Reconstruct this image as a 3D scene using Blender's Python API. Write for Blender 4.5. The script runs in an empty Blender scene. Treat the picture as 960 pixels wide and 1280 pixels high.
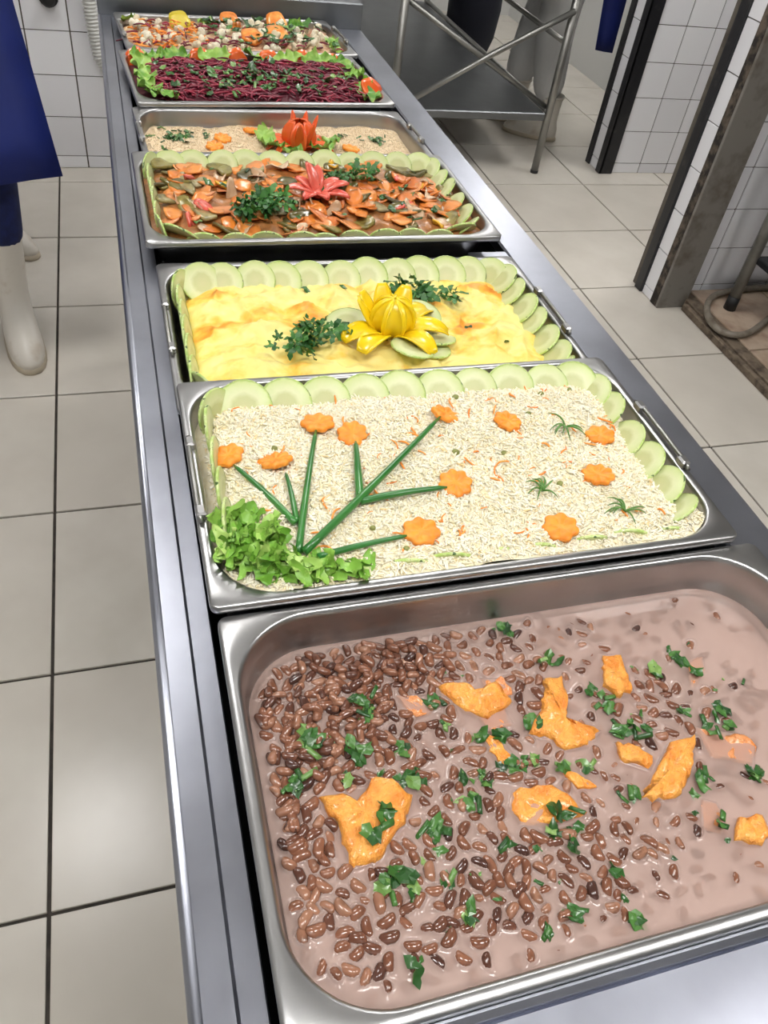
import bpy, math, random
import numpy as np
from mathutils import Vector, Matrix, Euler, Quaternion
R = math.radians
rng = np.random.default_rng(7)
random.seed(7)
scene = bpy.context.scene
COL = scene.collection

# ------------------------------------------------------------------ camera
cam_data = bpy.data.cameras.new('camera')
cam = bpy.data.objects.new('camera', cam_data)
COL.objects.link(cam)
cam.location = (-0.1172, -0.5488, 1.5068)
cam.rotation_euler = (R(45.204), R(-6.805), R(-15.45))
cam_data.sensor_fit = 'VERTICAL'
cam_data.sensor_height = 36.0
cam_data.lens = 991.6 / 1280 * 36.0
cam_data.clip_start = 0.02
scene.camera = cam

# ------------------------------------------------------------------ world, exposure
world = bpy.data.worlds.new('world')
scene.world = world
world.use_nodes = True
world.node_tree.nodes['Background'].inputs[0].default_value = (0.80, 0.86, 1.0, 1)
world.node_tree.nodes['Background'].inputs[1].default_value = 0.35
scene.view_settings.view_transform = 'Standard'
scene.view_settings.look = 'None'
scene.view_settings.gamma = 1.0
scene.view_settings.use_curve_mapping = False
scene.view_settings.exposure = -0.2
LAMP_STRENGTH = 33.0
# ceiling luminaires and added fill lights, all out of view: (x, y, rotation)
LAMPS = [(-0.58, 1.50, 0), (0.95, 1.95, 0), (-0.85, -0.8, 0), (0.30, -0.85, 0), (1.55, -0.8, 0), (2.75, 2.58, 0), (2.45, 4.6, 0), (0.7, 4.6, 0)]  # rear middle lamp added to brighten bean pan, partition lamp to brighten tiles
CEIL = 2.95

# ------------------------------------------------------------------ materials
def srgb(r, g, b):
    f = lambda c: (c / 255 / 12.92) if c <= 10 else ((c / 255 + 0.055) / 1.055) ** 2.4
    return (f(r), f(g), f(b), 1)

class NT:
    def __init__(self, name):
        self.m = bpy.data.materials.new(name)
        self.m.use_nodes = True
        self.t = self.m.node_tree
        self.b = self.t.nodes['Principled BSDF']
        self.out = self.t.nodes['Material Output']
    def n(self, typ, **kw):
        x = self.t.nodes.new(typ)
        for k, v in kw.items():
            setattr(x, k, v)
        return x
    def l(self, a, b):
        self.t.links.new(a, b)
    def ramp(self, fac, stops):
        r = self.n('ShaderNodeValToRGB')
        e = r.color_ramp.elements
        while len(e) < len(stops):
            e.new(0.5)
        for x, (p, c) in zip(e, stops):
            x.position = p
            x.color = c
        self.l(fac, r.inputs[0])
        return r.outputs[0]
    def noise(self, scale, detail=3, coord='Object', stretch=None, rough=0.55):
        tc = self.n('ShaderNodeTexCoord')
        nz = self.n('ShaderNodeTexNoise')
        nz.inputs['Scale'].default_value = scale
        nz.inputs['Detail'].default_value = detail
        nz.inputs['Roughness'].default_value = rough
        src = tc.outputs[coord]
        if stretch:
            mp = self.n('ShaderNodeMapping')
            mp.inputs['Scale'].default_value = stretch
            self.l(src, mp.inputs[0])
            src = mp.outputs[0]
        self.l(src, nz.inputs['Vector'])
        return nz.outputs['Fac']
    def bump(self, h, strength=0.3, dist=0.001):
        b = self.n('ShaderNodeBump')
        b.inputs['Strength'].default_value = strength
        b.inputs['Distance'].default_value = dist
        self.l(h, b.inputs['Height'])
        self.l(b.outputs[0], self.b.inputs['Normal'])
    def set(self, **kw):
        for k, v in kw.items():
            self.b.inputs[k].default_value = v
    def rand(self):
        o = self.n('ShaderNodeObjectInfo')
        g = self.n('ShaderNodeNewGeometry')
        a = self.n('ShaderNodeMath', operation='ADD')
        self.l(o.outputs['Random'], a.inputs[0])
        self.l(g.outputs['Random Per Island'], a.inputs[1])
        fr = self.n('ShaderNodeMath', operation='FRACT')
        self.l(a.outputs[0], fr.inputs[0])
        return fr.outputs[0]

MATS = {}
def simple(name, col, rough=0.5, metallic=0.0, noise=None, bump=None, var=None, spec=0.5, sss=None, coat=0):
    """col sRGB tuple; noise=(scale, col2, lo, hi); bump=(scale,strength,dist); var=list of (pos,col) chosen per object"""
    t = NT(name)
    base = srgb(*col)
    t.set(**{'Base Color': base, 'Roughness': rough, 'Metallic': metallic, 'Specular IOR Level': spec})
    src = None
    if var:
        src = t.ramp(t.rand(), [(p, srgb(*c)) for p, c in var])
    if noise:
        sc, c2, lo, hi = noise
        fac = t.ramp(t.noise(sc), [(lo, (0, 0, 0, 1)), (hi, (1, 1, 1, 1))])
        mx = t.n('ShaderNodeMix', data_type='RGBA')
        t.l(fac, mx.inputs['Factor'])
        if src is not None:
            t.l(src, mx.inputs['A'])
        else:
            mx.inputs['A'].default_value = base
        mx.inputs['B'].default_value = srgb(*c2)
        src = mx.outputs['Result']
    if src is not None:
        t.l(src, t.b.inputs['Base Color'])
    if bump:
        t.bump(t.noise(bump[0], 4), bump[1], bump[2])
    if sss:
        t.set(**{'Subsurface Weight': sss, 'Subsurface Radius': (0.004, 0.003, 0.002), 'Subsurface Scale': 0.5})
    if coat:
        t.set(**{'Coat Weight': coat, 'Coat Roughness': 0.12})
    MATS[name] = t.m
    return t

def steel(name, col, rough, stretch, scr=0.10, bstr=0.06):
    t = NT(name)
    t.set(**{'Metallic': 1.0})
    a = t.noise(60, 4, stretch=stretch)
    b = t.noise(9, 4)
    c = t.ramp(b, [(0.25, srgb(*[int(x * 0.88) for x in col])), (0.75, srgb(*col))])
    t.l(c, t.b.inputs['Base Color'])
    r = t.n('ShaderNodeMath', operation='MULTIPLY_ADD')
    t.l(a, r.inputs[0]); r.inputs[1].default_value = scr; r.inputs[2].default_value = rough
    r2 = t.n('ShaderNodeMath', operation='MULTIPLY_ADD')
    t.l(b, r2.inputs[0]); r2.inputs[1].default_value = 0.12; t.l(r.outputs[0], r2.inputs[2])
    t.l(r2.outputs[0], t.b.inputs['Roughness'])
    t.bump(a, bstr, 0.0006)
    MATS[name] = t.m

steel('pan_steel', (192, 191, 191), 0.21, (1, 12, 1))
steel('counter_steel', (174, 177, 188), 0.22, (14, 1, 1))
steel('table_steel', (140, 143, 146), 0.30, (1, 10, 1))
steel('tube_steel', (165, 164, 160), 0.30, (1, 1, 4))
simple('well_steel', (70, 72, 76), 0.45, 0.9)
simple('floor_tile', (212, 206, 196), 0.24, spec=0.38, noise=(5, (200, 193, 182), 0.35, 0.75), bump=(25, 0.02, 0.002), var=[(0, (214, 208, 198)), (1, (207, 200, 189))])
simple('grout', (70, 64, 58), 0.9, noise=(30, (48, 44, 40), 0.4, 0.7))
simple('wall_tile', (236, 236, 240), 0.16, var=[(0, (238, 238, 242)), (1, (229, 229, 234))], bump=(12, 0.02, 0.002))
simple('wall_grout', (92, 86, 78), 0.9, noise=(18, (60, 52, 46), 0.5, 0.75))
simple('plaster', (214, 214, 212), 0.8)
simple('ceiling_paint', (196, 198, 200), 0.9)
simple('black_trim', (28, 28, 32), 0.35, noise=(30, (60, 58, 56), 0.6, 0.8))
simple('worn_wood', (96, 84, 72), 0.75, noise=(30, (30, 24, 20), 0.35, 0.6), bump=(60, 0.6, 0.004))
simple('worn_frame', (122, 118, 112), 0.5, noise=(14, (84, 74, 62), 0.5, 0.8))
simple('plinth_tile', (190, 170, 150), 0.4, noise=(9, (128, 96, 74), 0.42, 0.75))
simple('dirt_edge', (118, 104, 88), 0.8, noise=(34, (66, 54, 44), 0.42, 0.7), bump=(60, 0.6, 0.004))
simple('rubber_black', (26, 26, 27), 0.6)
simple('grey_pipe', (128, 127, 122), 0.4, noise=(12, (96, 92, 86), 0.5, 0.8))
simple('grey_hose', (132, 124, 112), 0.5, noise=(30, (96, 84, 70), 0.45, 0.7))
simple('corrugated', (206, 206, 202), 0.45)
simple('boot_white', (214, 208, 198), 0.32, noise=(14, (176, 158, 136), 0.55, 0.85))
simple('boot_sole', (184, 172, 152), 0.6)
simple('navy_cloth', (16, 30, 82), 0.85, noise=(40, (12, 22, 66), 0.4, 0.7))
simple('apron_blue', (10, 32, 108), 0.6, noise=(6, (8, 26, 92), 0.4, 0.7))
simple('dark_navy', (22, 26, 44), 0.75)
simple('white_cloth', (198, 198, 198), 0.85, bump=(30, 0.4, 0.01))
simple('skin', (182, 132, 104), 0.5)
simple('hair_cap', (225, 225, 225), 0.8)
simple('eye_white', (235, 235, 235), 0.3)
# food
t = NT('broth')
t.set(**{'Base Color': srgb(188, 152, 138), 'Roughness': 0.05, 'Specular IOR Level': 0.5})
nz = t.noise(14, 3)
t.l(t.ramp(nz, [(0.3, srgb(192, 164, 153)), (0.7, srgb(203, 176, 165))]), t.b.inputs['Base Color'])
tr = t.n('ShaderNodeBsdfTransparent'); mx = t.n('ShaderNodeMixShader'); mx.inputs[0].default_value = 0.52
t.l(tr.outputs[0], mx.inputs[1]); t.l(t.b.outputs[0], mx.inputs[2]); t.l(mx.outputs[0], t.out.inputs['Surface'])
MATS['broth'] = t.m
simple('broth_deep', (200, 174, 164), 0.5)
simple('bean', (120, 76, 56), 0.14, var=[(0.0, (66, 42, 36)), (0.12, (92, 58, 46)), (0.4, (122, 78, 58)), (0.75, (138, 92, 70)), (0.97, (160, 116, 92))], noise=(90, (74, 46, 36), 0.5, 0.85), coat=0.4)
simple('pumpkin', (248, 172, 76), 0.30, noise=(80, (232, 136, 44), 0.4, 0.7), bump=(220, 0.9, 0.004), coat=0.4)
simple('pumpkin_pink', (232, 158, 104), 0.30, noise=(80, (226, 136, 66), 0.4, 0.7), bump=(220, 0.9, 0.004), coat=0.4)
simple('herb', (46, 110, 42), 0.35, var=[(0, (26, 66, 24)), (0.5, (50, 98, 36)), (0.85, (78, 124, 54)), (1, (128, 160, 86))], coat=0.3)
simple('parsley', (50, 104, 40), 0.45, var=[(0, (34, 84, 34)), (0.6, (54, 110, 42)), (1, (80, 136, 58))])
simple('parsley_stem', (120, 160, 78), 0.45)
simple('rice_base', (240, 232, 206), 0.6, noise=(160, (230, 218, 180), 0.4, 0.7))
t = simple('rice_grain', (242, 236, 214), 0.42, var=[(0, (248, 243, 226)), (0.6, (243, 236, 211)), (0.93, (240, 228, 188)), (1, (238, 212, 156))])
simple('carrot', (252, 160, 54), 0.42, noise=(110, (244, 138, 36), 0.4, 0.7), bump=(200, 0.4, 0.001))
simple('carrot_shred', (248, 152, 54), 0.45, var=[(0, (250, 166, 76)), (1, (244, 140, 46))])
simple('scallion', (44, 112, 46), 0.28, noise=(8, (78, 146, 66), 0.45, 0.8), coat=0.3)
simple('chive', (92, 138, 62), 0.35)
simple('lettuce', (120, 176, 52), 0.4, var=[(0, (104, 158, 52)), (0.6, (142, 190, 76)), (1, (186, 214, 120))])
simple('lettuce_dark', (108, 160, 48), 0.4, var=[(0, (80, 136, 40)), (0.6, (112, 164, 54)), (1, (150, 188, 84))], noise=(60, (170, 200, 100), 0.5, 0.75))
simple('pea', (132, 136, 72), 0.4)
def zucchini_mat():
    t = NT('zucchini_flesh')
    tc = t.n('ShaderNodeTexCoord')
    ln = t.n('ShaderNodeVectorMath', operation='LENGTH')
    mp = t.n('ShaderNodeMapping'); mp.inputs['Scale'].default_value = (1, 1, 0)
    t.l(tc.outputs['Object'], mp.inputs[0]); t.l(mp.outputs[0], ln.inputs[0])
    nz = t.noise(160, 3)
    ad = t.n('ShaderNodeMath', operation='MULTIPLY_ADD'); t.l(nz, ad.inputs[0]); ad.inputs[1].default_value = 0.006; t.l(ln.outputs['Value'], ad.inputs[2])
    sc = t.n('ShaderNodeMath', operation='MULTIPLY'); t.l(ad.outputs[0], sc.inputs[0]); sc.inputs[1].default_value = 1 / 0.032
    c = t.ramp(sc.outputs[0], [(0.0, srgb(204, 202, 152)), (0.45, srgb(196, 200, 142)), (0.62, srgb(216, 220, 172)), (0.95, srgb(200, 212, 142)), (1.0, srgb(176, 200, 108))])
    t.l(c, t.b.inputs['Base Color'])
    t.set(**{'Roughness': 0.35, 'Subsurface Weight': 0.15, 'Subsurface Radius': (0.004, 0.004, 0.002), 'Subsurface Scale': 0.5})
    MATS['zucchini_flesh'] = t.m
    t = NT('zucchini_rind')
    t.l(t.ramp(t.noise(120, 2), [(0.36, srgb(64, 98, 38)), (0.43, srgb(214, 226, 160)), (0.62, srgb(176, 204, 108))]), t.b.inputs['Base Color'])
    t.set(**{'Roughness': 0.35})
    MATS['zucchini_rind'] = t.m
zucchini_mat()
t = NT('egg_bake')
n1 = t.noise(11, 5, stretch=(1, 1.7, 1)); n2 = t.noise(60, 4)
c1 = t.ramp(n1, [(0.30, srgb(250, 234, 156)), (0.50, srgb(247, 226, 132)), (0.57, srgb(247, 206, 88)), (0.63, srgb(240, 168, 56)), (0.74, srgb(212, 116, 36))])
t.l(c1, t.b.inputs['Base Color']); t.set(**{'Roughness': 0.42}); t.bump(n2, 0.5, 0.003)
MATS['egg_bake'] = t.m
simple('yellow_pepper', (248, 216, 28), 0.25, noise=(30, (236, 196, 16), 0.4, 0.8), coat=0.3)
simple('stew_base', (184, 122, 68), 0.35, noise=(60, (140, 92, 48), 0.35, 0.7), bump=(80, 0.6, 0.004), coat=0.3)
simple('stew_carrot', (224, 132, 54), 0.3, var=[(0, (206, 110, 44)), (0.5, (230, 136, 52)), (0.8, (238, 154, 78)), (1, (220, 148, 104))], noise=(60, (196, 106, 44), 0.5, 0.8), coat=0.35)
simple('stew_green', (108, 104, 48), 0.28, var=[(0, (84, 74, 40)), (0.4, (116, 106, 54)), (0.75, (150, 136, 72)), (1, (168, 156, 116))], noise=(70, (60, 60, 32), 0.5, 0.8), coat=0.35)
simple('stew_onion', (206, 170, 132), 0.25, var=[(0, (190, 150, 112)), (1, (216, 186, 152))], coat=0.4)
simple('stew_yellow', (226, 172, 40), 0.3, coat=0.3)
simple('tomato_flesh', (232, 116, 98), 0.25, noise=(60, (212, 72, 56), 0.4, 0.7), coat=0.4)
simple('tomato_orange', (238, 108, 46), 0.22, noise=(20, (224, 78, 32), 0.4, 0.75), coat=0.4)
simple('farofa', (228, 206, 172), 0.8, noise=(120, (206, 180, 140), 0.4, 0.7), bump=(220, 0.6, 0.003))
simple('farofa_crumb', (232, 212, 180), 0.8, var=[(0, (238, 222, 194)), (0.97, (226, 204, 168)), (1, (196, 160, 120))])
simple('beet', (118, 26, 48), 0.35, var=[(0, (92, 18, 38)), (0.6, (132, 32, 56)), (1, (166, 54, 74))], coat=0.2)
simple('beet_base', (84, 18, 34), 0.5)
simple('cauliflower', (238, 230, 206), 0.6, var=[(0, (240, 234, 214)), (1, (222, 208, 176))], noise=(120, (212, 196, 156), 0.45, 0.75), bump=(260, 0.8, 0.003))
simple('salad_base', (176, 120, 90), 0.6, noise=(60, (214, 190, 150), 0.4, 0.6))
simple('fruit_yellow', (206, 186, 52), 0.3, coat=0.3)
simple('fruit_orange', (232, 130, 44), 0.3, noise=(60, (244, 176, 90), 0.45, 0.7), coat=0.3)
t = NT('lamp_glow')
t.set(**{'Base Color': (0.9, 0.9, 0.9, 1), 'Emission Color': (1.0, 0.985, 0.96, 1), 'Emission Strength': LAMP_STRENGTH})
MATS['lamp_glow'] = t.m
simple('lamp_housing', (235, 235, 235), 0.5)

# ------------------------------------------------------------------ helpers
def tag(o, label=None, cat=None, group=None, kind=None):
    if label: o['label'] = label
    if cat: o['category'] = cat
    if group: o['group'] = group
    if kind: o['kind'] = kind
    return o

def mesh(name, v, f, mats, smooth=True, mi=None):
    me = bpy.data.meshes.new(name)
    v = np.asarray(v, dtype=np.float32)
    me.from_pydata([tuple(x) for x in v.tolist()], [], [tuple(x) for x in f])
    for m in (mats if isinstance(mats, (list, tuple)) else [mats]):
        me.materials.append(MATS[m])
    if smooth:
        me.polygons.foreach_set('use_smooth', [True] * len(me.polygons))
    if mi is not None:
        me.polygons.foreach_set('material_index', mi)
    me.update()
    return me

def fastmesh(name, v, faces, mat, smooth=True):
    """v (N,3), faces (M,k) numpy of equal k"""
    me = bpy.data.meshes.new(name)
    v = np.ascontiguousarray(v, dtype=np.float32); faces = np.ascontiguousarray(faces, dtype=np.int32)
    M, k = faces.shape
    me.vertices.add(len(v)); me.vertices.foreach_set('co', v.ravel())
    me.loops.add(M * k); me.loops.foreach_set('vertex_index', faces.ravel())
    me.polygons.add(M)
    me.polygons.foreach_set('loop_start', np.arange(0, M * k, k, dtype=np.int32))
    me.polygons.foreach_set('use_smooth', np.full(M, smooth))
    me.materials.append(MATS[mat])
    me.update(calc_edges=True)
    return me

def ob(name, me, parent=None, loc=(0, 0, 0), rot=(0, 0, 0), sc=None):
    o = bpy.data.objects.new(name, me)
    COL.objects.link(o)
    o.location = loc
    o.rotation_euler = rot
    if sc is not None:
        o.scale = (sc, sc, sc) if isinstance(sc, (int, float)) else sc
    if parent:
        o.parent = parent
    return o

def empty(name, loc=(0, 0, 0), rz=0):
    o = bpy.data.objects.new(name, None)
    COL.objects.link(o)
    o.location = loc
    o.rotation_euler = (0, 0, rz)
    o.empty_display_size = 0.05
    return o

def box(x0, x1, y0, y1, z0, z1, b=0.0):
    """box with small chamfer; returns verts, faces"""
    if b <= 0:
        v = [(x, y, z) for z in (z0, z1) for y in (y0, y1) for x in (x0, x1)]
        return v, [(0, 2, 3, 1), (4, 5, 7, 6), (0, 1, 5, 4), (1, 3, 7, 5), (3, 2, 6, 7), (2, 0, 4, 6)]
    rings = []
    for z, i in ((z0, b), (z0 + b, 0), (z1 - b, 0), (z1, b)):
        c = b * 0.6
        X0, X1, Y0, Y1 = x0 + i, x1 - i, y0 + i, y1 - i
        rings.append([(X0 + c, Y0, z), (X1 - c, Y0, z), (X1, Y0 + c, z), (X1, Y1 - c, z), (X1 - c, Y1, z), (X0 + c, Y1, z), (X0, Y1 - c, z), (X0, Y0 + c, z)])
    v = [p for r_ in rings for p in r_]
    f = []
    for k in range(3):
        for j in range(8):
            a, b2 = k * 8 + j, k * 8 + (j + 1) % 8
            f.append((a, b2, b2 + 8, a + 8))
    f.append(tuple(range(7, -1, -1))); f.append(tuple(range(24, 32)))
    return v, f

def join(parts):
    V, F = [], []
    for v, f in parts:
        n = len(V)
        V += [tuple(x) for x in v]
        F += [tuple(i + n for i in q) for q in f]
    return V, F

def tube(pts, r, n=10, caps=True):
    pts = [Vector(p) for p in pts]
    rs = r if isinstance(r, (list, tuple)) else [r] * len(pts)
    V, F = [], []
    prev = None
    for i, p in enumerate(pts):
        d = (pts[min(i + 1, len(pts) - 1)] - pts[max(i - 1, 0)])
        if d.length < 1e-9: d = Vector((0, 0, 1))
        d.normalize()
        if prev is None:
            up = Vector((0, 0, 1)) if abs(d.z) < 0.9 else Vector((1, 0, 0))
            x = d.cross(up).normalized()
        else:
            x = (prev - d * prev.dot(d)).normalized()
        prev = x
        y = d.cross(x)
        for k in range(n):
            a = 2 * math.pi * k / n
            V.append(tuple(p + (x * math.cos(a) + y * math.sin(a)) * rs[i]))
    for i in range(len(pts) - 1):
        for k in range(n):
            a, b = i * n + k, i * n + (k + 1) % n
            F.append((a, b, b + n, a + n))
    if caps:
        F.append(tuple(range(n - 1, -1, -1)))
        m = (len(pts) - 1) * n
        F.append(tuple(range(m, m + n)))
    return V, F

def bez(p0, p1, p2, n=8):
    p0, p1, p2 = Vector(p0), Vector(p1), Vector(p2)
    return [(p0 * (1 - t) ** 2 + p1 * 2 * t * (1 - t) + p2 * t * t) for t in [i / n for i in range(n + 1)]]

# value noise in numpy
_h = rng.random((64, 64, 3))
def vnoise(x, y, ch=0):
    xi = np.floor(x).astype(int); yi = np.floor(y).astype(int)
    fx = x - xi; fy = y - yi
    fx = fx * fx * (3 - 2 * fx); fy = fy * fy * (3 - 2 * fy)
    g = lambda a, b: _h[a % 64, b % 64, ch]
    return (g(xi, yi) * (1 - fx) + g(xi + 1, yi) * fx) * (1 - fy) + (g(xi, yi + 1) * (1 - fx) + g(xi + 1, yi + 1) * fx) * fy - 0.5
def fbm(x, y, s, o=3):
    r = 0
    for k in range(o):
        r = r + vnoise(x * s * 2 ** k + 11.3 * k, y * s * 2 ** k + 5.7 * k, k % 3) / 2 ** k
    return r

def rrect(w, d, r, n=10):
    """points of a rounded rectangle, counter-clockwise, n+1 points per corner"""
    pts = []
    for cx, cy, a0 in ((w / 2 - r, d / 2 - r, 0), (-w / 2 + r, d / 2 - r, 90), (-w / 2 + r, -d / 2 + r, 180), (w / 2 - r, -d / 2 + r, 270)):
        for k in range(n + 1):
            a = R(a0 + 90 * k / n)
            pts.append((cx + r * math.cos(a), cy + r * math.sin(a)))
    return pts

def inside_rr(u, v, w, d, r):
    qx = np.abs(u) - (w / 2 - r); qy = np.abs(v) - (d / 2 - r)
    return np.hypot(np.maximum(qx, 0), np.maximum(qy, 0)) + np.minimum(np.maximum(qx, qy), 0) - r   # signed distance

# ------------------------------------------------------------------ the room
struct_tag = lambda o: tag(o, kind='structure')
TS, TX0, TY0 = 0.4917, -0.3743, 0.0199
v, f = box(-2.7, 4.2, -3.2, 6.2, -0.10, -0.006)
floor = ob('floor', mesh('floor', v, f, 'grout', False)); tag(floor, 'beige square ceramic tile floor with dark grout lines', 'floor', kind='structure')
tile_me = mesh('floor_tile', *box(-TS / 2 + .0035, TS / 2 - .0035, -TS / 2 + .0035, TS / 2 - .0035, -0.008, 0, 0.0012), 'floor_tile', False)
for i in range(-4, 8):
    for j in range(-4, 13):
        ob('tile', tile_me, floor, (TX0 + (i + .5) * TS, TY0 + (j + .5) * TS, 0), (R(rng.normal() * .04), R(rng.normal() * .04), 0))

def wall(name, x0, x1, y0, y1, z0, z1, mat, label):
    o = ob(name, mesh(name, *box(x0, x1, y0, y1, z0, z1), mat, False))
    return tag(o, label, 'wall', kind='structure')
WY = 3.118
wb = wall('wall_back', -2.7, 0.62, WY, 3.25, 0, CEIL, 'wall_grout', 'white tiled kitchen wall behind the blue apron')
wr = wall('wall_partition', 2.25, 4.2, WY, 3.245, 0, CEIL, 'wall_grout', 'white tiled partition with black corner trims beside the steel table')
wn = wall('wall_right', 1.985, 4.2, 1.905, 2.03, 0, CEIL, 'wall_grout', 'grey shaded tiled wall above the stained plinth')
wall('wall_far', -2.7, 4.2, 6.1, 6.2, 0, CEIL, 'plaster', 'pale wall of the room beyond the opening')
wall('wall_left', -2.8, -2.7, -3.2, 6.2, 0, CEIL, 'plaster', 'pale wall on the left of the kitchen')
wall('wall_east', 4.2, 4.3, -3.2, 6.2, 0, CEIL, 'plaster', 'pale wall on the far right of the kitchen')
wall('wall_front', -2.7, 4.2, -3.3, -3.2, 0, CEIL, 'plaster', 'pale wall behind the camera')
ce = ob('ceiling', mesh('ceiling', *box(-2.8, 4.3, -3.3, 6.2, CEIL, CEIL + .1), 'ceiling_paint', False)); tag(ce, 'flat pale kitchen ceiling', 'ceiling', kind='structure')

TW, TH = 0.165, 0.158
def tiles_y(parent, y, x0, x1, z1, tw, xs=0, skirt=0.05):
    """tiles on a wall face looking toward -y; first course is the cut one"""
    full = mesh('wall_tile', *box(-tw / 2 + .0027, tw / 2 - .0027, -.005, .004, -TH / 2 + .0018, TH / 2 - .0018, .001), 'wall_tile', False)
    cut = mesh('wall_tile_cut', *box(-tw / 2 + .0027, tw / 2 - .0027, -.005, .004, -skirt / 2 + .0018, skirt / 2 - .0018, .001), 'wall_tile', False)
    x = x0 + xs
    while x + tw <= x1 + .001:
        ob('wall_tile', cut, parent, (x + tw / 2, y, skirt / 2))
        z = skirt
        while z + TH <= z1:
            ob('wall_tile', full, parent, (x + tw / 2, y, z + TH / 2))
            z += TH
        x += tw
ws = wall('wall_side', 2.935, 3.05, 3.262, 6.1, 0, CEIL, 'plaster', 'pale wall of the passage behind the person in white')
tiles_y(wb, WY, -1.08 - TW, 0.625, 1.35, TW, 0)
tiles_y(wr, WY, 2.31, 3.95, 1.35, 0.163)
tiles_y(wn, 1.905, 1.94, 3.3, 1.35, 0.158)
# narrow cut tiles completing the partition beside its black trim
# end strips (faces looking toward -x) with black corner trims
def end_strip(parent, x, y0, y1, z1, zoff):
    z = 0.0
    hh = zoff
    while z < z1:
        h = min(hh, z1 - z)
        me = mesh('wall_tile_strip', *box(-.005, .004, y0 + .0015, y1 - .0015, z + .0018, z + h - .0018, .001), 'wall_tile', False)
        ob('wall_tile', me, parent, (x, 0, 0))
        z += h; hh = TH
def upper(parent, x0, x1, y0, y1):
    ob('plaster_panel', mesh('plaster_panel', *box(x0, x1, y0, y1, 1.318, CEIL), 'plaster', False), parent)
ob('plaster_panel', mesh('plaster_panel', *box(.6205, .628, WY, 3.25, 0, 1.318), 'plaster', False), wb)
upper(wb, -2.7, .626, WY - .006, 3.256); upper(wn, 1.99, 4.2, 1.899, 2.036); upper(wr, 2.32, 4.2, WY - .006, 3.25)
end_strip(wr, 2.25, 3.14, 3.222, 1.35, .05)
def trim(name, boxes, mat, label):
    o = ob(name, mesh(name, *join([box(*b) for b in boxes]), mat, False))
    return tag(o, label, 'trim', kind='structure')
trim('trim_1', [(2.238, 2.312, 3.098, 3.117, 0, CEIL, .003), (2.236, 2.2495, 3.098, 3.142, 0, CEIL, .003)], 'black_trim', 'broad black corner trim on the near edge of the tiled partition')
trim('trim_2', [(2.236, 2.2495, 3.222, 3.262, 0, CEIL, .003), (2.25, 2.29, 3.2455, 3.262, 0, CEIL, .003)], 'black_trim', 'thin black corner trim on the far edge of the tiled partition')
# nearer door jamb: tiled end strip between a black trim and a worn wooden frame
wj = wall('wall_jamb', 1.862, 1.984, 1.832, 2.03, 0, CEIL, 'wall_grout', 'narrow tiled door jamb between black trim and worn frame')
end_strip(wj, 1.862, 1.872, 1.945, 1.35, .036)
trim('trim_3', [(1.846, 1.8605, 1.945, 1.99, 0, CEIL, .003)], 'black_trim', 'black metal trim on the far edge of the worn door jamb')
trim('trim_4', [(1.853, 1.861, 1.832, 1.872, 0, CEIL, .002)], 'worn_wood', 'rough flaking dark strip down the worn door jamb')
trim('trim_5', [(1.853, 1.985, 1.818, 1.8315, 0, CEIL, .003)], 'worn_frame', 'stained grey frame on the near side of the door jamb')
# raised plinth with stained tiles on the right
pl = ob('floor_plinth', mesh('floor_plinth', *box(1.975, 4.1, -1.2, 1.88, 0, .038, .003), 'dirt_edge', False)); tag(pl, 'low raised plinth with a dirty broken edge beside the wall', 'plinth', kind='structure')
for i in range(5):
    for j in range(7):
        me = mesh('plinth_tile', *box(.004, .326, .004, .426, 0, .008, .0015), 'plinth_tile', False) if (i, j) == (0, 0) else me
        ob('tile', me, pl, (2.02 + i * .33, 1.875 - (j + 1) * .43, .036))
rl = ob('trim_6', mesh('trim_6', *join([box(1.955, 1.975, -1.2, 1.80, 0, .030, .004)]), 'dirt_edge', False)); tag(rl, 'grimy mortar strip along the foot of the plinth', 'trim', kind='structure')

# ceiling luminaires and added fill lights
for i, (x, y, rz) in enumerate(LAMPS):
    L = empty('ceiling_or_fill_light', (x, y, CEIL), rz)
    ob('housing', mesh('housing', *box(-.27, .27, -.27, .27, -.05, 0, .006), 'lamp_housing', False), L)
    ob('diffuser', mesh('diffuser', *box(-.24, .24, -.24, .24, -.066, -.052, .004), 'lamp_glow', False), L)
    tag(L, 'square ceiling light or added fill light above the kitchen', 'light', 'ceiling lights of the kitchen')

# ------------------------------------------------------------------ steam table
CZ = 0.943
CL, CR, CY0, CY1 = -0.133, 0.512, -1.05, 1.70
WL, WRt, WY0, WY1 = -0.086, 0.449, -0.449, 1.685
st = empty('steam_table', ((CL + CR) / 2, .33, 0)); ox, oy = st.location.x, st.location.y
tag(st, 'long stainless steel steam table holding seven serving pans', 'steam table')
def sub(v): return [(p[0] - ox, p[1] - oy, p[2]) for p in v]
def part(name, vf, mat, smooth=False, parent=st):
    v, f = vf
    return ob(name, mesh(name, sub(v), f, mat, smooth), parent)
part('frame_rail', join([box(CL + .004, -.104, CY0, CY1, CZ - .02, CZ, .002)]), 'counter_steel')
part('inner_ledge', join([box(-.1045, WL, CY0, CY1, CZ - .02, CZ - .004, .001)]), 'counter_steel')
part('rolled_edge', tube([(CL + .004, CY0, CZ - .004), (CL + .004, CY1, CZ - .004)], .0055, 12), 'counter_steel', True)
part('frame_rail', box(WRt, CR, CY0, CY1, CZ - .02, CZ, .003), 'counter_steel')
part('front_shelf', box(-.104, WRt - .0005, CY0, WY0 - .012, CZ - .02, CZ - .004, .002), 'counter_steel')
part('front_bar', box(-.104, WRt - .0005, WY0 - .012, WY0, CZ - .02, CZ + .008, .004), 'counter_steel')
part('corner_plate', box(.386, WRt + .001, .488, .522, CZ - .012, CZ - .002, .001), 'counter_steel')
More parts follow.
